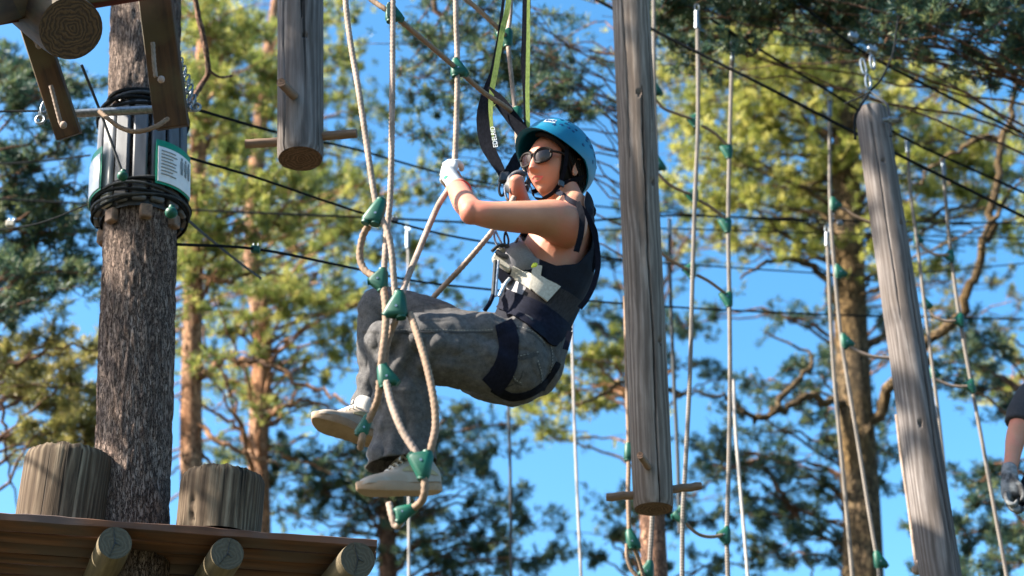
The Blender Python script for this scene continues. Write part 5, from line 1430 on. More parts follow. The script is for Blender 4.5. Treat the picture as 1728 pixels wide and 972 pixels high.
# sunglasses
def gl_frame():
    fr = MB(); lens = []
    for sg in (1, -1):
        def lp(t, r=1.0): 
            ct, st_ = math.cos(t), math.sin(t); ct = math.copysign(abs(ct)**.75, ct); st_ = math.copysign(abs(st_)**.75, st_); yy = sg*(.0335+.0275*r*ct*(1+.08*st_)); zz = .004+.0215*r*st_+(.003*r*ct)
            return V((.101-.011*abs(yy/.05)**2.2, yy, zz))
        pp = [HF(lp(2*PI*k/28)) for k in range(29)]
        fr.tube(pp, .0042, 8, cap=False)
        l = MB(); n_ = 28; vs = [HF(lp(0, 0)+V((.003, 0, 0)))]
        for r in (.5, .97): vs += [HF(lp(2*PI*k/n_, r)+V((.003*(1-r), 0, 0))) for k in range(n_)]
        vb = [v-(HF(.0015, 0, 0)-HF(0, 0, 0)) for v in vs]
        fs = [(0, 1+k, 1+(k+1) % n_) for k in range(n_)]+[(1+k, 1+n_+k, 1+n_+(k+1) % n_, 1+(k+1) % n_) for k in range(n_)]
        m_ = len(vs); fs += [tuple(i+m_ for i in f[::-1]) for f in fs]+[(1+n_+k, 1+n_+m_+k, 1+n_+m_+(k+1) % n_, 1+n_+(k+1) % n_) for k in range(n_)]
        l.add(vs+vb, fs); lens.append(l)
        fr.tube([V(p) for p in cr([HF(.092, sg*.060, .014), HF(.060, sg*.076, .014), HF(.0, sg*.083, .010)], 5)], .0042, 8)
    fr.tube([V(p) for p in cr([HF(.100, -.008, .012), HF(.103, 0, .015), HF(.100, .008, .012)], 4)], .0035, 8)
    o = part('sunglasses', fr, M['frame'], climber)
    for l in lens: part('lens', l, M['lens'], o)
gl_frame()

# --- tank top
tk = MB()
loft(tk, [(893, 566, .03, 64, 78), (902, 532, .03, 64, 74), (915, 495, .03, 68, 78), (928, 455, .03, 73, 84), (940, 420, .03, 66, 88), (950, 392, .03, 56, 90), (960, 364, .03, 40, 84)])
tk.ell(B(878, 440, -.08), V((.055, 0, 0)), V((0, .06, 0)), V((0, 0, .06))); tk.ell(B(872, 440, .10), V((.055, 0, 0)), V((0, .06, 0)), V((0, 0, .06)))
loft(tk, [(944, 352, -.08, 9, 12), (965, 345, -.085, 10, 12), (990, 362, -.08, 14, 12)])
loft(tk, [(950, 358, .12, 13, 12), (972, 346, .12, 15, 12), (992, 362, .12, 16, 12)])
def fold(c, n_):
    return .0035*noise.noise(V((c.x*14, c.y*9, c.z*26)))+.0025*noise.noise(V((c.x*30-c.z*30, c.y*10, c.z*14)))
tk_me = fuse(tk, .0055, 4, .5, fold)
def inpoly(x, y, P):
    r = False; j = len(P)-1
    for i in range(len(P)):
        if (P[i][1] > y) != (P[j][1] > y) and x < (P[j][0]-P[i][0])*(y-P[i][1])/(P[j][1]-P[i][1])+P[i][0]: r = not r
        j = i
    return r
def smooth_edges(bm, it=12):
    bv = {v: [e.other_vert(v) for e in v.link_edges if e.is_boundary] for v in bm.verts if v.is_boundary}
    for _ in range(it):
        nw = {v: (v.co*2+sum((q.co for q in nb), V()))/(2+len(nb)) for v, nb in bv.items() if nb}
        for v, c in nw.items(): v.co = c
bm = bmesh.new(); bm.from_mesh(tk_me); dl = []
AH = [(850, 372), (878, 400), (903, 435), (938, 449), (974, 445), (996, 422), (1001, 390), (992, 362), (984, 345), (990, 318), (975, 295), (900, 300), (850, 340)]
AH2 = [(840, 372), (878, 395), (903, 430), (938, 442), (965, 430), (975, 390), (970, 355), (960, 330), (900, 325), (840, 340)]
for f in bm.faces:
    c = f.calc_center_median(); x, y, d_ = proj(c)
    if c.y < PY0+.0 and inpoly(x, y, AH): dl.append(f)
    elif c.y > PY0+.12 and inpoly(x, y, AH2): dl.append(f)
    elif y < 372 and x < 948 and c.y < PY0+.12: dl.append(f)
bmesh.ops.delete(bm, geom=dl, context='FACES')
smooth_edges(bm)
bm.to_mesh(tk_me); bm.free()
tk_co = None
tk_bv = bvh_of(tk_me)
tank = finish(tk_me, 'tank_top', [M['tank'], M['tankgrey']], climber)
for p_ in tk_me.polygons:
    x, y, d_ = proj(p_.center+wloc(climber))
    if ((x-866)/44)**2+((y-440)/44)**2 < 1 and y < 455: p_.material_index = 1
md = tank.modifiers.new('solid', 'SOLIDIFY'); md.thickness = .003; md.offset = 1

# --- jeans
jn = MB()
loft(jn, [(912, 556, .04, 44, 70), (902, 580, .03, 58, 76), (884, 602, .02, 74, 80), (866, 618, .01, 66, 78)])
loft(jn, [(880, 606, -.07, 76, 52), (850, 606, -.08, 72, 52), (800, 596, -.10, 66, 52), (745, 590, -.12, 60, 50), (700, 582, -.13, 54, 48), (668, 576, -.14, 46, 46), (648, 576, -.14, 38, 42)])
loft(jn, [(650, 574, -.13, 38, 44), (664, 600, -.12, 44, 44), (676, 640, -.09, 50, 46), (683, 690, -.06, 53, 46), (682, 735, -.03, 56, 48), (680, 768, -.02, 60, 50), (678, 790, -.02, 63, 51), (676, 815, -.02, 65, 51)], caps=(1, 0))
loft(jn, [(872, 608, .12, 78, 50), (822, 602, .13, 72, 50), (765, 578, .15, 60, 46), (702, 540, .17, 46, 44), (655, 522, .18, 40, 42), (634, 518, .18, 32, 38)])
loft(jn, [(636, 522, .18, 32, 38), (634, 560, .20, 30, 40), (628, 610, .22, 25, 38), (622, 655, .24, 22, 36), (614, 688, .25, 21, 36), (609, 712, .25, 21, 36)], caps=(1, 0))
def jfold(c, n_):
    x, y, d_ = proj(c)
    v = .0035*noise.noise(V((c.x*7, c.y*6, c.z*9)))+.0015*noise.noise(V((c.x*20+c.z*12, c.y*12, c.z*16-c.x*9)))
    # bunching behind the knee, at the groin and above the hems
    kn = math.exp(-((x-690)/60)**2-((y-600)/50)**2); v += .009*kn*math.sin((x*.9+y*.5)*.16+noise.noise(c*8)*2)
    gr_ = math.exp(-((x-835)/45)**2-((y-560)/60)**2); v += .008*gr_*math.sin((x*.6-y*.7)*.17+noise.noise(c*8)*2)
    if x < 645 and y > 600: v += .005*math.sin(y*.16+noise.noise(c*9)*3)*min(1, (y-590)/50)
    if 620 < x < 745 and 690 < y < 800: v += .004*math.sin(x*.20+y*.05+noise.noise(c*6)*3)*min(1, (y-690)/60)
    if 640 < x < 830 and 520 < y < 660: v += .0028*math.sin((y-x*.16)*.14+noise.noise(c*7)*3)
    def rid(q): return (1-abs(noise.noise(q)))**5
    th_ = 1/(1+math.exp((x-715)/14.0)) if y > 560 else 0.0
    v += -.006*rid(V((c.x*5+c.z*3, c.y*6, c.z*13-c.x*4)))*(1-th_)-.010*rid(V((c.x*11+c.z*2.5, c.y*9, c.z*4+3)))*th_
    v += -.0015*rid(V((c.x*13+c.z*9, c.y*11, c.z*17-c.x*11)))
    v += .0010*noise.noise(c*70)
    return v
jn_me = fuse(jn, .0055, 9, .5, jfold)
# open the hems
bm = bmesh.new(); bm.from_mesh(jn_me); dl = []
h1 = B(680, 783, -.02); k1 = (B(690, 815, -.02)-B(682, 735, -.03)).normalized(); h2 = B(613, 690, .25); k2 = (B(614, 688, .25)-B(622, 655, .24)).normalized()
for f in bm.faces:
    c = f.calc_center_median()
    if (c-h1).dot(k1) > 0 and (c-h1).length < .25 : dl.append(f)
    elif (c-h2).dot(k2) > -.004 and (c-h2).length < .2 and c.y > PY0+.1: dl.append(f)
bmesh.ops.delete(bm, geom=dl, context='FACES'); smooth_edges(bm); bm.to_mesh(jn_me); bm.free()
j_bv = bvh_of(jn_me)
jeans = finish(jn_me, 'jeans', M['denim'], climber)
md = jeans.modifiers.new('solid', 'SOLIDIFY'); md.thickness = .004; md.offset = 1

body_bv = bvh_of(*[o.data for o in ()]) if False else None
def hit(bvs, px, py, lift=.001):
    """the point of the figure seen at this place, lifted off the surface"""
    d_ = ray(px, py).normalized(); best = None
    for b_ in bvs:
        r = b_.ray_cast(CAM, d_)
        if r[0] is not None and (best is None or r[3] < best[3]): best = r
    if best is None: return None, None
    n_ = best[1] if best[1].dot(d_) < 0 else -best[1]
    return best[0]+n_*lift, n_
both = [j_bv, tk_bv]
def grid_strip(rows, nrm, th):
    """rows of points lying on a surface -> a closed strip with thickness"""
    n, m_ = len(rows), len(rows[0]); vs = []
    for r, q in zip(rows, nrm): vs += [p+k*th for p, k in zip(r, q)]
    o_ = n*m_
    for r, q in zip(rows, nrm): vs += [p-k*.002 for p, k in zip(r, q)]
    fs = []
    for i in range(n-1):
        for k in range(m_-1):
            a = i*m_+k; fs += [(a, a+1, a+m_+1, a+m_), (o_+a+m_, o_+a+m_+1, o_+a+1, o_+a)]
        a = i*m_; b_ = i*m_+m_-1; fs += [(a, a+m_, o_+a+m_, o_+a), (b_+m_, b_, o_+b_, o_+b_+m_)]
    for k in range(m_-1): a = (n-1)*m_+k; fs += [(k+1, k, o_+k, o_+k+1), (a, a+1, o_+a+1, o_+a)]
    gs = []
    L_ = 0
    for q in (0, 1):
        L_ = 0
        for i in range(n):
            if i: L_ += (rows[i][m_//2]-rows[i-1][m_//2]).length
            gs += [(k*.006, 0, L_) for k in range(m_)]
    mb = MB(); mb.add(vs, fs, gs); return mb
def surf_ribbon(pts, wpx, th, mat, name, parent, bvs=both, lift=.004, sub=6):
    P = cr(pts, sub); rows = []; nn = []; m_ = 7 if wpx > 12 else (3 if wpx > 4 else 2)
    for i in range(len(P)):
        a, b_ = P[max(0, i-1)], P[min(len(P)-1, i+1)]; t = np.array(b_[:2])-np.array(a[:2]); t = t/(np.linalg.norm(t)+1e-9); q = np.array([-t[1], t[0]])
        w_ = wpx if len(P[i]) < 3 else P[i][2]
        r = [hit(bvs, *(P[i][:2]+q*w_*(k/(m_-1)-.5)), lift) for k in range(m_)]
        if any(z[0] is None for z in r): continue
        row = [z[0] for z in r]
        if any((row[k+1]-row[k]).length > .06 for k in range(m_-1)): continue
        rows.append(row); nn.append([z[1] for z in r])
    if len(rows) < 2: print('strap missed', name, pts[0]); return None
    for _ in range(3):       # a strap bridges the small folds below it
        cp2 = [list(r) for r in rows]
        for i in range(1, len(rows)-1):
            for k in range(m_):
                av = (rows[i-1][k]+rows[i+1][k])/2; dlt = (av-rows[i][k]).dot(nn[i][k])
                if dlt > 0: cp2[i][k] = rows[i][k]+nn[i][k]*dlt*.8
        rows = cp2
    return part(name, grid_strip(rows, nn, th), M[mat], parent)
def band(bv, c, axis, w_, th, mat, name, parent, off=.004, n=64, smooth=2, rng_=.5, a0=0, a1=360, flare=None):
    """a strap running all the way round a limb"""
    axis = axis.normalized(); u = axis.cross(V((0, 1, .2))).normalized(); v = axis.cross(u)
    rad = []
    for k in range(n):
        d_ = u*math.cos(2*PI*k/n)+v*math.sin(2*PI*k/n); rr = []
        for s_ in (-.5, 0, .5):
            r = bv.ray_cast(c+axis*(s_*w_), d_, rng_)   # from inside: take the last surface met
            last = None; o_ = c+axis*(s_*w_); acc = 0
            while r[0] is not None and acc < rng_:
                acc += r[3]+1e-4; last = acc; r = bv.ray_cast(o_+d_*acc, d_, rng_-acc)
                break
            if last: rr.append(last)
        rad.append(max(rr) if rr else None)
    kn = [r for r in rad if r]; md_ = float(np.median(kn)); rad = [min(r, md_*1.6) if r else md_ for r in rad]
    for _ in range(smooth): rad = [max(rad[k], (rad[k-1]+rad[k]*2+rad[(k+1) % n])/4) for k in range(n)]
    Lp, Rp, nr = [], [], []
    for k in range(int(n*a0/360), int(n*a1/360)+1):
        d_ = u*math.cos(2*PI*k/n)+v*math.sin(2*PI*k/n); r = rad[k % n]+off
        Lp.append(c+d_*r+axis*w_/2); Rp.append(c+d_*r-axis*w_/2); nr.append(d_)
    mb = MB(); mb.ribbon(Lp, Rp, nr, th); return part(name, mb, M[mat], parent)

# seams, pockets, stitches
def stitches(pts, mat='thread', off=6, gap=5, parent=jeans):
    P = resample([V((p[0], p[1], 0)) for p in cr(pts, 6)], gap)
    mb = MB()
    for i in range(0, len(P)-1):
        a, b_ = P[i], P[i].lerp(P[i+1], .6)
        pa, na = hit([j_bv], a.x, a.y, .0045); pb, nb_ = hit([j_bv], b_.x, b_.y, .0045)
        if pa is None or pb is None or (pa-pb).length > .03: continue
        mb.tube([pa, pb], .0009, 5)
    if mb.v: part('stitching', mb, M[mat], parent, kind='stuff')
for s_ in ([(664, 562), (700, 561), (760, 562), (800, 562), (832, 560)], [(654, 585), (650, 620), (655, 650)], [(905, 612), (912, 640), (905, 668)], [(926, 580), (930, 610), (924, 640)],
           [(866, 606), (880, 604), (908, 597)], [(862, 610), (866, 640), (880, 650)], [(855, 556), (875, 556), (900, 566), (918, 585)]):
    surf_ribbon(s_, 2.2, .0012, 'seam', 'seam', jeans, [j_bv], .0035)
    stitches([(x+1, y-4) for x, y in s_])
surf_ribbon([(618, 771), (640, 776), (670, 779), (705, 781), (738, 779)], 2.0, .001, 'seam', 'seam', jeans, [j_bv], .0035)
surf_ribbon([(876, 604), (890, 601), (905, 597)], 9, .0015, 'seam', 'pocket_trim', jeans, [j_bv], .0035)
surf_ribbon([(844, 652), (860, 650), (876, 640), (882, 625)], 2.0, .0012, 'seam', 'seam', jeans, [j_bv], .0035)

# --- harness
T_leg = (B(745, 590, -.12)-B(850, 606, -.08)).normalized()
surf_ribbon([(836, 500, 26), (844, 528, 28), (853, 555, 32), (858, 582, 34), (855, 608, 36), (845, 632, 38), (828, 652, 38)], 34, .004, 'navy', 'leg_loop', climber, [j_bv], .005)
surf_ribbon([(832, 652, 14), (852, 664, 13), (872, 668, 11), (895, 662, 10), (915, 648, 9), (930, 630, 8), (940, 612, 8)], 10, .003, 'black', 'seat_strap', climber, [j_bv], .005)
surf_ribbon([(838, 494, 30), (852, 506, 34), (872, 516, 38), (895, 528, 42), (918, 545, 46), (938, 562, 46), (948, 570, 40)], 40, .006, 'navy', 'waist_belt', climber, both, .006)
surf_ribbon([(842, 470, 22), (865, 484, 26), (890, 494, 34), (915, 505, 50), (940, 518, 60), (966, 536, 60), (978, 545, 46)], 44, .004, 'padding', 'waist_padding', climber, both, .003)
surf_ribbon([(846, 462, 26), (868, 478, 30), (888, 490, 30)], 28, .004, 'tankgrey', 'belt_lining', climber, both, .004)
def patch(pts4, th, mat, name, lift=.006, n_=6):
    a, b_, c, d_ = [np.array(p, float) for p in pts4]; Lp, Rp, nr = [], [], []
    for k in range(n_+1):
        t = k/n_; u = a+(b_-a)*t; v = d_+(c-d_)*t
        pu, nu_ = hit(both, *u, lift); pv, nv_ = hit(both, *v, lift)
        if pu is None or pv is None: continue
        Lp.append(pu); Rp.append(pv); nr.append((nu_+nv_).normalized())
    if len(Lp) < 2: print('patch missed', name, pts4); return
    mb = MB(); mb.ribbon(Lp, Rp, nr, th); part(name, mb, M[mat], climber)
patch([(868, 448), (900, 466), (896, 492), (864, 466)], .007, 'beige', 'pale_label', .006)
patch([(902, 462), (942, 486), (921, 513), (895, 489)], .008, 'beige', 'pale_label', .010)
patch([(900, 447), (915, 452), (912, 472), (898, 468)], .009, 'beige', 'pale_label', .009)
mb = MB(); p_, n_ = hit(both, 905, 451, .014); mb.ell(p_, (.010, 0, 0), (0, .009, 0), (0, 0, .009)); mb.ell(p_+V((-.006, 0, -.004)), (.006, 0, 0), (0, .006, 0), (0, 0, .006)); part('yellow_toggle', mb, M['yellow'], climber)
# free padding in front of the belly, with gear
mb = MB(); mb.box(B(851, 437, -.10), B(866, 447, -.10)-B(851, 437, -.10), V((0, .012, 0)), (B(844, 450, -.10)-B(851, 437, -.10)), ch=.005); part('pale_pad', mb, M['beige'], climber)
mb = MB(); mb.hull([B(x, y, dy) for x, y in ((836, 446), (868, 470), (856, 480), (846, 478), (836, 462)) for dy in (-.09, -.05)]); part('belt_pad', mb, M['navy'], climber)
def gear(pts, r, mat, name, n_=8, Y=-.12, par=None):
    mb = MB(); mb.tube([V(p) for p in cr([B(x, y, Y) for x, y in pts], n_)], r, 8); return part(name, mb, M[mat], par or climber)
gear([(836, 440), (834, 470), (832, 498)], .0065, 'cablegrey', 'front_strap'); gear([(841, 440), (838, 470), (836, 500)], .005, 'buckle', 'front_strap')
gear([(832, 498), (826, 512), (818, 524)], .007, 'navy', 'front_strap'); gear([(860, 470), (852, 480), (842, 500)], .006, 'buckle', 'front_strap')
gear([(845, 420), (838, 412), (834, 400), (836, 390), (842, 402), (848, 414)], .0035, 'buckle', 'carabiner'); gear([(853, 418), (851, 404), (853, 392), (858, 404), (857, 416)], .0035, 'dkplastic', 'carabiner')
gear([(862, 428), (868, 416), (874, 402)], .004, 'dkplastic', 'gear_loop'); gear([(830, 424), (840, 416), (852, 414), (864, 422)], .006, 'dkplastic', 'gear_loop')
gear([(838, 424), (846, 430), (858, 434)], .009, 'dkplastic', 'gear_loop')
# shoulder straps standing off the back
def strap_px(pts, wpx, th, mat, name, parent, Y0=PY0, twist=0.0, sub=7):
    P = cr(pts, sub); Lp, Rp, nr = [], [], []
    C = [Q(p[0], p[1], Y0+p[2]) for p in P]
    for i in range(len(P)):
        t = (C[min(len(P)-1, i+1)]-C[max(0, i-1)]).normalized(); vw = (C[i]-CAM).normalized(); s_ = t.cross(vw).normalized(); tw_ = twist*(i/len(P)); s_ = s_*math.cos(tw_)+vw*math.sin(tw_)
        w_ = (wpx if len(P[i]) < 4 else P[i][3])*mpp(C[i]); Lp.append(C[i]+s_*w_/2); Rp.append(C[i]-s_*w_/2); nr.append(-(s_.cross(t)).normalized())
    mb = MB(); mb.ribbon(Lp, Rp, nr, th); return part(name, mb, M[mat], parent)
strap_px([(938, 322, -.03), (948, 328, -.07), (960, 337, -.125), (975, 346, -.135), (990, 362, -.12), (1002, 390, -.10), (1008, 420, -.09), (1009, 450, -.08), (1002, 480, -.07), (990, 505, -.06), (978, 520, -.05)], 9, .004, 'navy', 'shoulder_strap', climber)
strap_px([(985, 350, -.06), (998, 375, -.05), (1006, 400, -.04), (1004, 440, -.03), (998, 458, -.02)], 8, .004, 'black', 'shoulder_strap', climber)
strap_px([(975, 342, -.19), (982, 365, -.20), (980, 395, -.20), (972, 425, -.19)], 10, .004, 'black', 'strap_end', climber, twist=.3)
strap_px([(962, 560, -.1), (958, 575, -.1), (954, 590, -.1)], 10, .004, 'navy', 'strap_end', climber)

# --- gloves: palm plus five fingers closed on the rope
def grip(c, k, out_, s=1.0, wrist=None, name='glove', parent=climber, mat='glove', mir=-1):
    """c: point on the rope, k: rope direction (up), out_: from the rope to the palm"""
    k = k.normalized(); out_ = (out_-k*out_.dot(k)).normalized(); sd_ = k.cross(out_)*mir
    mb = MB()
    def P(a, r, h): return c+(out_*math.cos(a)+sd_*math.sin(a))*r*s+k*h*s
    hs = [.034, .0125, -.009, -.029]; rf_ = [.0100, .0104, .0100, .0088]; ln = [2.9, 3.15, 2.95, 2.5]
    for h, r, l in zip(hs, rf_, ln):
        pts = [P(.15+l*t, .030-.006*t+.003*math.sin(t*9), h+.003*math.sin(t*3)) for t in [q/8 for q in range(9)]]
        mb.tube(pts, [r*s*(1.0+.10*math.sin(q*2.4)) for q in range(8)]+[r*.7*s], 12)
        mb.ell(pts[-1], out_*r*.8*s, sd_*r*.8*s, k*r*.8*s, 10, 8)
    # palm
    mb.ell(P(-.15, .033, .002), out_*.017*s, sd_*.026*s, k*.043*s)
    mb.ell(P(-.5, .034, .0), out_*.018*s, sd_*.026*s, k*.036*s)
    # thumb
    pts = [P(-.35, .038, .018), P(-.8, .036, .030), P(-1.35, .031, .036), P(-1.9, .027, .036), P(-2.35, .026, .032)]
    mb.tube([V(p) for p in cr(pts, 3)], [.0135*s, .013*s, .0125*s, .012*s, .0115*s, .0115*s, .011*s, .011*s, .0105*s, .010*s, .0095*s, .009*s, .008*s][:13], 12)
    if wrist is not None:
        pts = [P(-.2, .034, -.015), P(-.2, .034, -.015).lerp(wrist, .55), wrist]
        mb.tube([V(p) for p in cr(pts, 5)], [.028*s]*4+[.0275*s]*3+[.027*s, .0285*s, .030*s, .031*s], 18)
    me = fuse(mb, .0028, 2, .5)
    return finish(me, name, M[mat], parent)
hp = B(763, 297, .22+(-.17)+.0)   # on the rope
ropeP = Q(763, 297, NY+.325)
gk = (Q(768, 262, NY+.335)-Q(757, 318, NY+.31))
wr = B(775, 321, -.02)
gl = grip(ropeP, gk, V((-.55, -.8, -.1)), 1.0, wr)
# cuff piping and knuckle print on the glove
ax_ = (B(786, 340, -.16)-B(768, 308, .04)).normalized()
mb = MB(); u_ = ax_.cross(V((0, 0, 1))).normalized(); v_ = ax_.cross(u_); cw = B(776, 323, -.03)
mb.tube([cw+(u_*math.cos(t)+v_*math.sin(t))*.0365 for t in [2*PI*q/40 for q in range(41)]], .0028, 6, cap=False); part('red_piping', mb, M['red'], gl)
gbv = bvh_of(gl.data)
def gprint(px, py, sz, mat):
    d_ = ray(px, py).normalized(); o_ = CAM-wloc(climber)
    r = gbv.ray_cast(o_, d_)
    if r[0] is None: return
    n_ = r[1] if r[1].dot(d_) < 0 else -r[1]; c = r[0]+n_*.001+wloc(climber); a_ = n_.cross(V((0, 0, 1))).normalized(); b_ = n_.cross(a_)
    mb = MB(); vs = [c+(a_*math.cos(t)*sz+b_*math.sin(t)*sz*.6) for t in [2*PI*q/12 for q in range(12)]]; vs += [v-n_*.003 for v in vs]
    mb.add(vs, [tuple(range(12)), tuple(range(23, 11, -1))]+[(q, (q+1) % 12, 12+(q+1) % 12, 12+q) for q in range(12)]); part('knuckle_print', mb, M[mat], gl)
gprint(752, 299, .009, 'signgreen'); gprint(750, 288, .006, 'signgreen')
ropeR = Q(878, 312, NY+.53)
grip(ropeR, Q(893, 262, NY+.6)-Q(878, 312, NY+.53), V((-.7, .2, .1)), .95, B(873, 320, .22), name='glove', mat='palm')

# --- shoes
def shoe(heel, toe, up, s, ankle, near):
    X = (toe-heel); L_ = X.length; X.normalize(); Z = (up-X*up.dot(X)).normalized(); Yv = Z.cross(X)
    S = L_
    def F(x, y, z): return heel+X*(x*S)+Yv*(y*S)+Z*(z*S)
    def halfw(x): # sole half width
        t = max(0, min(1, x)); return .165*(math.sin(min(1, (t+.03)/.16)*PI/2)**.6)*(math.cos(max(0, (t-.72)/.28)*PI/2)**.5 if t > .72 else 1)*(.86+.16*math.exp(-((t-.70)/.22)**2)-.06*math.exp(-((t-.4)/.12)**2))
    sole = MB(); n_ = 34; rings = []
    for (z, gsc) in ((0.0, .95), (.012, 1.0), (.095, 1.0), (.105, .96)):
        ring = []
        for k in range(n_): 
            a = 2*PI*k/n_; x = .5+.5*math.cos(a)*1.0; y = math.copysign(1, math.sin(a))*halfw(x) if 0 < k < n_/2 or k > n_/2 else 0
            x2 = .5+(x-.5)*(1.0 if gsc == 1 else .985)
            tz = z+.05*max(0, (x-.72)/.28)**2*(1-z*4)+(.01 if z > .05 and x < .2 else 0)
            ring.append(F(x2, y*gsc, tz))
        rings.append(ring)
    vs = sum(rings, []); fs = []
    for j in range(3):
        for k in range(n_): a = j*n_+k; b_ = j*n_+(k+1) % n_; fs.append((a, b_, b_+n_, a+n_))
    fs += [tuple(range(n_))[::-1], tuple(range(3*n_, 4*n_))]
    sole.add(vs, fs)
    up_ = MB(); prof = [(.03, .12, .30, .26), (.10, .15, .40, .34), (.22, .155, .42, .35), (.34, .15, .40, .33), (.46, .145, .33, .28), (.58, .145, .265, .22), (.70, .15, .225, .18), (.82, .145, .20, .155), (.91, .12, .17, .13), (.97, .06, .13, .11)]
    P = cr(prof, 3); vs = []; m_ = 20; fs = []
    for x, hw, top, _ in P:
        for k in range(m_):
            a = PI*k/(m_-1); y = -math.cos(a)*hw*(1-.28*math.sin(a)**3*(1 if x < .5 else .4)); z = .09+(top-.09)*math.sin(a)**.75
            vs.append(F(x, y, z))
    for i in range(len(P)-1):
        for k in range(m_-1): a = i*m_+k; fs.append((a, a+1, a+m_+1, a+m_))
    fs += [tuple(range(m_)), tuple(range((len(P)-1)*m_, len(P)*m_))]
    up_.add(vs, fs)
    o = part('shoe', up_, M['shoe'], climber, angle=60)
    part('sole', sole, M['sole'], o, angle=45)
    # sole side band groove + laces + side patch + collar
    lc = MB()
    for q in range(6):
        x = .40+.055*q; zt = .38-.036*q+.012
        pp = [F(x+.01, -.07, zt-.035), F(x, -.03, zt), F(x+.01, .03, zt), F(x, .07, zt-.035)]
        lc.tube([V(p) for p in cr(pp, 4)], .0032, 6)
    lc.tube([V(p) for p in cr([F(.40, 0, .40), F(.42, -.10, .40), F(.50, -.13, .33)], 5)], .003, 6); lc.tube([V(p) for p in cr([F(.40, 0, .40), F(.46, .08, .42), F(.52, .12, .33)], 5)], .003, 6)
    part('laces', lc, M['lace'], o, kind='stuff')
    for sg in (1, -1):
        mb = MB(); Lp, Rp, nr = [], [], []
        for k in range(9):
            t = k/8; x = .08+.42*t; z = .16+.10*math.sin(t*2.2)-.02*t; w_ = .008+.035*math.sin(t*PI)**.8
            def sp(zz):
                j = min(range(len(P)), key=lambda q: abs(P[q][0]-x)); hw, top = P[j][1], P[j][2]
                sa = max(0, min(1, (zz-.09)/(top-.09)))**(1/.75); a = math.asin(min(1, sa)); return F(x, sg*(math.cos(a)*hw*(1-.28*math.sin(a)**3*(1 if x < .5 else .4))+.006), zz)
            Lp.append(sp(z+w_)); Rp.append(sp(z-w_)); nr.append(Yv*sg)
        mb.ribbon(Lp, Rp, nr, .001); part('side_patch', mb, M['olive'], o)
    mb = MB(); mb.tube([V(p) for p in cr([F(.20, 0, .30), F(.22, 0, .46), ankle.lerp(F(.22, 0, .46), .3)], 5)], [.033]*11, 20); part('sock', mb, M['lace'], o)
    return o
shoe(B(742, 832, .02), B(603, 834, -.12), V((-.02, -.10, 1)), 1, B(684, 775, -.02), True)
shoe(B(640, 752, .24), B(527, 712, .05), V((-.15, -.05, 1)), 1, B(614, 686, .25), False)

# ------------------------------------------------------------------ lanyard above the climber
LY = 4.52
lan = root('lanyard', Q(850, 250, LY), 'black and lime green webbing lanyard running up from the climber', 'lanyard')
def st(pts, w_, mat, name='webbing_strap', th=.003, tw_=0.0): return strap_px([(x, y, 0, w) if len(q_) == 3 else q_ for q_ in pts for (x, y, w) in [q_[:3]]], w_, th, mat, name, lan, Y0=LY, twist=tw_)
left = st([(834, 120, 12), (822, 165, 22), (815, 200, 22), (820, 240, 22), (832, 265, 20), (845, 288, 15), (852, 305, 13)], 18, 'black')
st([(822, 150, 12), (842, 170, 20), (862, 196, 22), (882, 222, 22), (895, 240, 20)], 20, 'black')
st([(893, 248, 18), (876, 265, 20), (864, 285, 20), (852, 300, 16)], 18, 'black')
st([(884, 252, 6), (874, 262, 8), (866, 270, 8)], 7, 'limestrap', th=.005)
st([(868, -260, 9), (860, -20, 9), (848, 50, 9), (838, 110, 9), (830, 155, 9), (828, 190, 7), (832, 240, 4)], 9, 'limestrap', th=.0042)
st([(852, -20, 5), (842, 60, 6), (832, 120, 10), (824, 160, 12)], 8, 'black')
st([(892, -260, 14), (889, -20, 14), (887, 60, 13), (884, 110, 10), (887, 160, 9), (889, 232, 8)], 12, 'black')
st([(893, -260, 5), (892, -20, 5), (891, 100, 7), (890, 160, 7), (892, 235, 7)], 7, 'limestrap', th=.0045)
mb = MB(); mb.box(Q(851, 300, LY), V((.018, 0, 0)), V((0, .012, 0)), V((.004, 0, .022)), ch=.006); part('swivel', mb, M['dkplastic'], lan)
link(Q(847, 318, LY), (.010, .004, 0), (.001, 0, .030), .0048, 'carabiner', 'dkplastic', lan); link(Q(856, 325, LY), (.008, .004, 0), (-.004, 0, .034), .0045, 'carabiner', 'buckle', lan)
mb = MB(); mb.box(Q(868, 303, LY+.02), V((.020, 0, .003)), V((0, .012, 0)), V((0, 0, .009)), ch=.004); part('pulley', mb, M['dkplastic'], lan)
# printed word on the strap, reading upwards
def word(txt, c, along, upv, size, mat, par):
    cu = bpy.data.curves.new('txt', 'FONT'); cu.body = txt; cu.size = size; cu.extrude = .0004; cu.align_x = 'CENTER'; cu.align_y = 'CENTER'
    o = bpy.data.objects.new('txt', cu); col.objects.link(o)
    dg = bpy.context.evaluated_depsgraph_get(); dg.update(); me = bpy.data.meshes.new_from_object(o.evaluated_get(dg)); bpy.data.objects.remove(o)
    x = along.normalized(); z = x.cross(upv).normalized(); y = z.cross(x)
    me.transform(Matrix(((x.x, y.x, z.x, c.x), (x.y, y.y, z.y, c.y), (x.z, y.z, z.z, c.z), (0, 0, 0, 1))))
    me.transform(Matrix.Translation(-wloc(par))); me.materials.clear(); me.materials.append(M[mat])
    n = part('printed_word', me, None, par); n['kind'] = 'stuff' if False else 'thing'
    del n['kind']; return n
al = Q(829, 208, LY-.008)-Q(836, 250, LY-.008)
cT = Q(834, 231, LY-.010); vwT = (cT-CAM).normalized(); upT = (Q(820, 230, LY)-Q(834, 231, LY))
w1 = word('EDELRID', cT-vwT*.008, al, upT, .0235, 'white', lan)
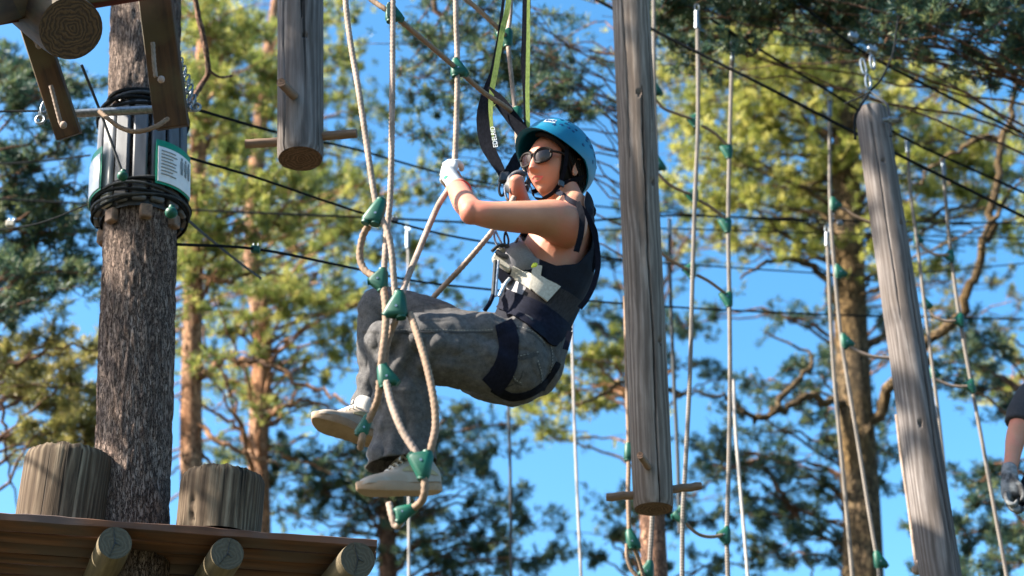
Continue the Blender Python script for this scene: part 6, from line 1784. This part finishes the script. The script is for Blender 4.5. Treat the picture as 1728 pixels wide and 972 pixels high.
mb = MB(); mb.tube([V(p) for p in cr([Q(826, 196, LY-.012), Q(832, 190, LY-.012), Q(830, 182, LY-.012), Q(836, 176, LY-.012)], 4)], .0012, 6); part('green_emblem', mb, M['limestrap'], lan)

# ------------------------------------------------------------------ second person at the right edge
P2Y = 6.2
p2 = root('person', Q(1800, 760, P2Y), 'person in black short sleeved shirt and grey gloves, cut off by the right edge', 'person')
b2 = MB()
def l2(pts, **k): loft(b2, pts, Y0=P2Y, **k)
l2([(1822, 880, 0, 40, 34), (1818, 800, 0, 38, 32), (1815, 730, 0, 44, 34), (1812, 668, 0, 50, 34), (1810, 640, 0, 30, 26)])
l2([(1812, 650, 0, 16, 17), (1810, 615, 0, 16, 17)])
b2.ell(Q(1808, 585, P2Y), V((.078, 0, 0)), V((0, .098, 0)), V((0, 0, .115)))
b2.ell(Q(1804, 590, P2Y-.1), V((.012, 0, 0)), V((0, .018, 0)), V((0, 0, .018)), 10, 8)
l2([(1758, 660, 0, 22, 22), (1740, 672, 0, 20, 20), (1727, 700, -.02, 18, 18), (1718, 725, -.04, 17, 17), (1713, 745, -.05, 16, 16), (1710, 762, -.08, 14, 14), (1706, 785, -.12, 12, 12), (1703, 800, -.14, 10.5, 10), (1703, 812, -.15, 12, 8)])
l2([(1862, 662, 0, 22, 22), (1884, 700, 0, 18, 18), (1900, 750, 0, 16, 16), (1890, 790, -.1, 14, 14), (1860, 815, -.2, 11, 11)])
l2([(1800, 890, 0, 24, 26), (1790, 960, -.05, 22, 24), (1786, 1040, -.05, 18, 19), (1784, 1120, 0, 14, 15)]); l2([(1846, 890, 0, 24, 26), (1856, 960, -.05, 22, 24), (1860, 1040, -.05, 18, 19), (1862, 1120, 0, 14, 15)])
finish(fuse(b2, .007, 4), 'body', M['skin'], p2)
s2 = MB(); loft(s2, [(1820, 880, 0, 44, 40), (1818, 800, 0, 43, 37), (1815, 730, 0, 49, 39), (1811, 672, 0, 54, 38), (1810, 646, 0, 34, 29)], Y0=P2Y, caps=(0, 1))
loft(s2, [(1762, 664, 0, 28, 27), (1742, 672, 0, 27, 26), (1728, 696, -.02, 26, 25), (1721, 717, -.03, 25, 24)], Y0=P2Y, caps=(1, 0)); loft(s2, [(1858, 664, 0, 28, 27), (1884, 700, 0, 24, 24), (1890, 722, 0, 23, 22)], Y0=P2Y, caps=(1, 0))
M['blackshirt'] = pm('black_shirt', (.010, .011, .014), (.025, .026, .032), 200, rough=.85, bump=.3, bdist=.0008)
finish(fuse(s2, .007, 3, .5, lambda c, n_: .004*noise.noise(c*14)+.003), 'shirt', M['blackshirt'], p2)
t2 = MB(); loft(t2, [(1820, 868, 0, 45, 40), (1822, 900, 0, 46, 40)], Y0=P2Y); loft(t2, [(1800, 890, 0, 27, 29), (1790, 960, -.05, 25, 27), (1786, 1040, -.05, 21, 23), (1784, 1130, 0, 20, 21)], Y0=P2Y); loft(t2, [(1846, 890, 0, 27, 29), (1856, 960, -.05, 25, 27), (1860, 1040, -.05, 21, 23), (1862, 1130, 0, 20, 21)], Y0=P2Y)
finish(fuse(t2, .008, 4, .5, lambda c, n_: .005*noise.noise(c*11)), 'trousers', M['blackshirt'], p2)
for x_ in (1784, 1862):
    mb = MB(); loft(mb, [(x_+4, 1150, .06, 16, 14), (x_-4, 1160, -.04, 17, 13), (x_-8, 1166, -.16, 14, 10)], Y0=P2Y); finish(fuse(mb, .007, 2), 'shoe', M['dkplastic'], p2)
mb = MB(); mb.ell(Q(1808, 572, P2Y+.01), V((.092, 0, 0)), V((0, .115, 0)), V((0, 0, .105))); h_ = part('helmet', mb, M['helmet'], p2)
# hanging gloved hand: palm, four curled fingers, thumb
gm = MB()
def H2(px, py, dy): return Q(px, py, P2Y-.15+dy)
loft(gm, [(1703, 790, .02, 13, 12), (1704, 806, .0, 14, 11), (1706, 822, -.01, 17, 11), (1709, 836, -.01, 18, 10)], Y0=P2Y-.15)
for (x0, y0, dy, l) in ((1697, 830, -.035, 1.0), (1701, 838, -.018, 1.08), (1706, 841, .0, 1.05), (1713, 840, .018, .9)):
    pts = [(x0, y0, dy), (x0+1, y0+12*l, dy-.012), (x0+7, y0+20*l, dy-.02), (x0+15, y0+21*l, dy-.022), (x0+20, y0+14*l, dy-.02)]
    gm.tube([V(p) for p in cr([H2(*p) for p in pts], 4)], [.0105]*12+[.010, .0095, .009, .008, .007], 10)
gm.tube([V(p) for p in cr([H2(1712, 812, -.02), H2(1722, 820, -.035), H2(1727, 834, -.04), (H2(1724, 846, -.04))], 4)], [.012]*8+[.011, .0105, .010, .009, .008], 10)
M['glove_dark'] = pm('grey_black_glove', (.10, .105, .11), (.22, .225, .23), 40, rough=.8, bump=.4, c3=(.02, .02, .022), s3=18)
finish(fuse(gm, .0036, 1), 'glove', M['glove_dark'], p2)
mb = MB(); mb.ell(H2(1718, 838, -.012), V((.016, 0, 0)), V((0, .016, 0)), V((0, 0, .028))); part('glove_palm', mb, M['palm'], p2)
loft_w = MB(); loft(loft_w, [(1752, 800, -.1, 14, 14), (1736, 812, -.13, 12, 11), (1728, 850, -.12, 10, 10)], Y0=P2Y)
finish(fuse(loft_w, .007, 3), 'gear_bag', M['navy'], p2)
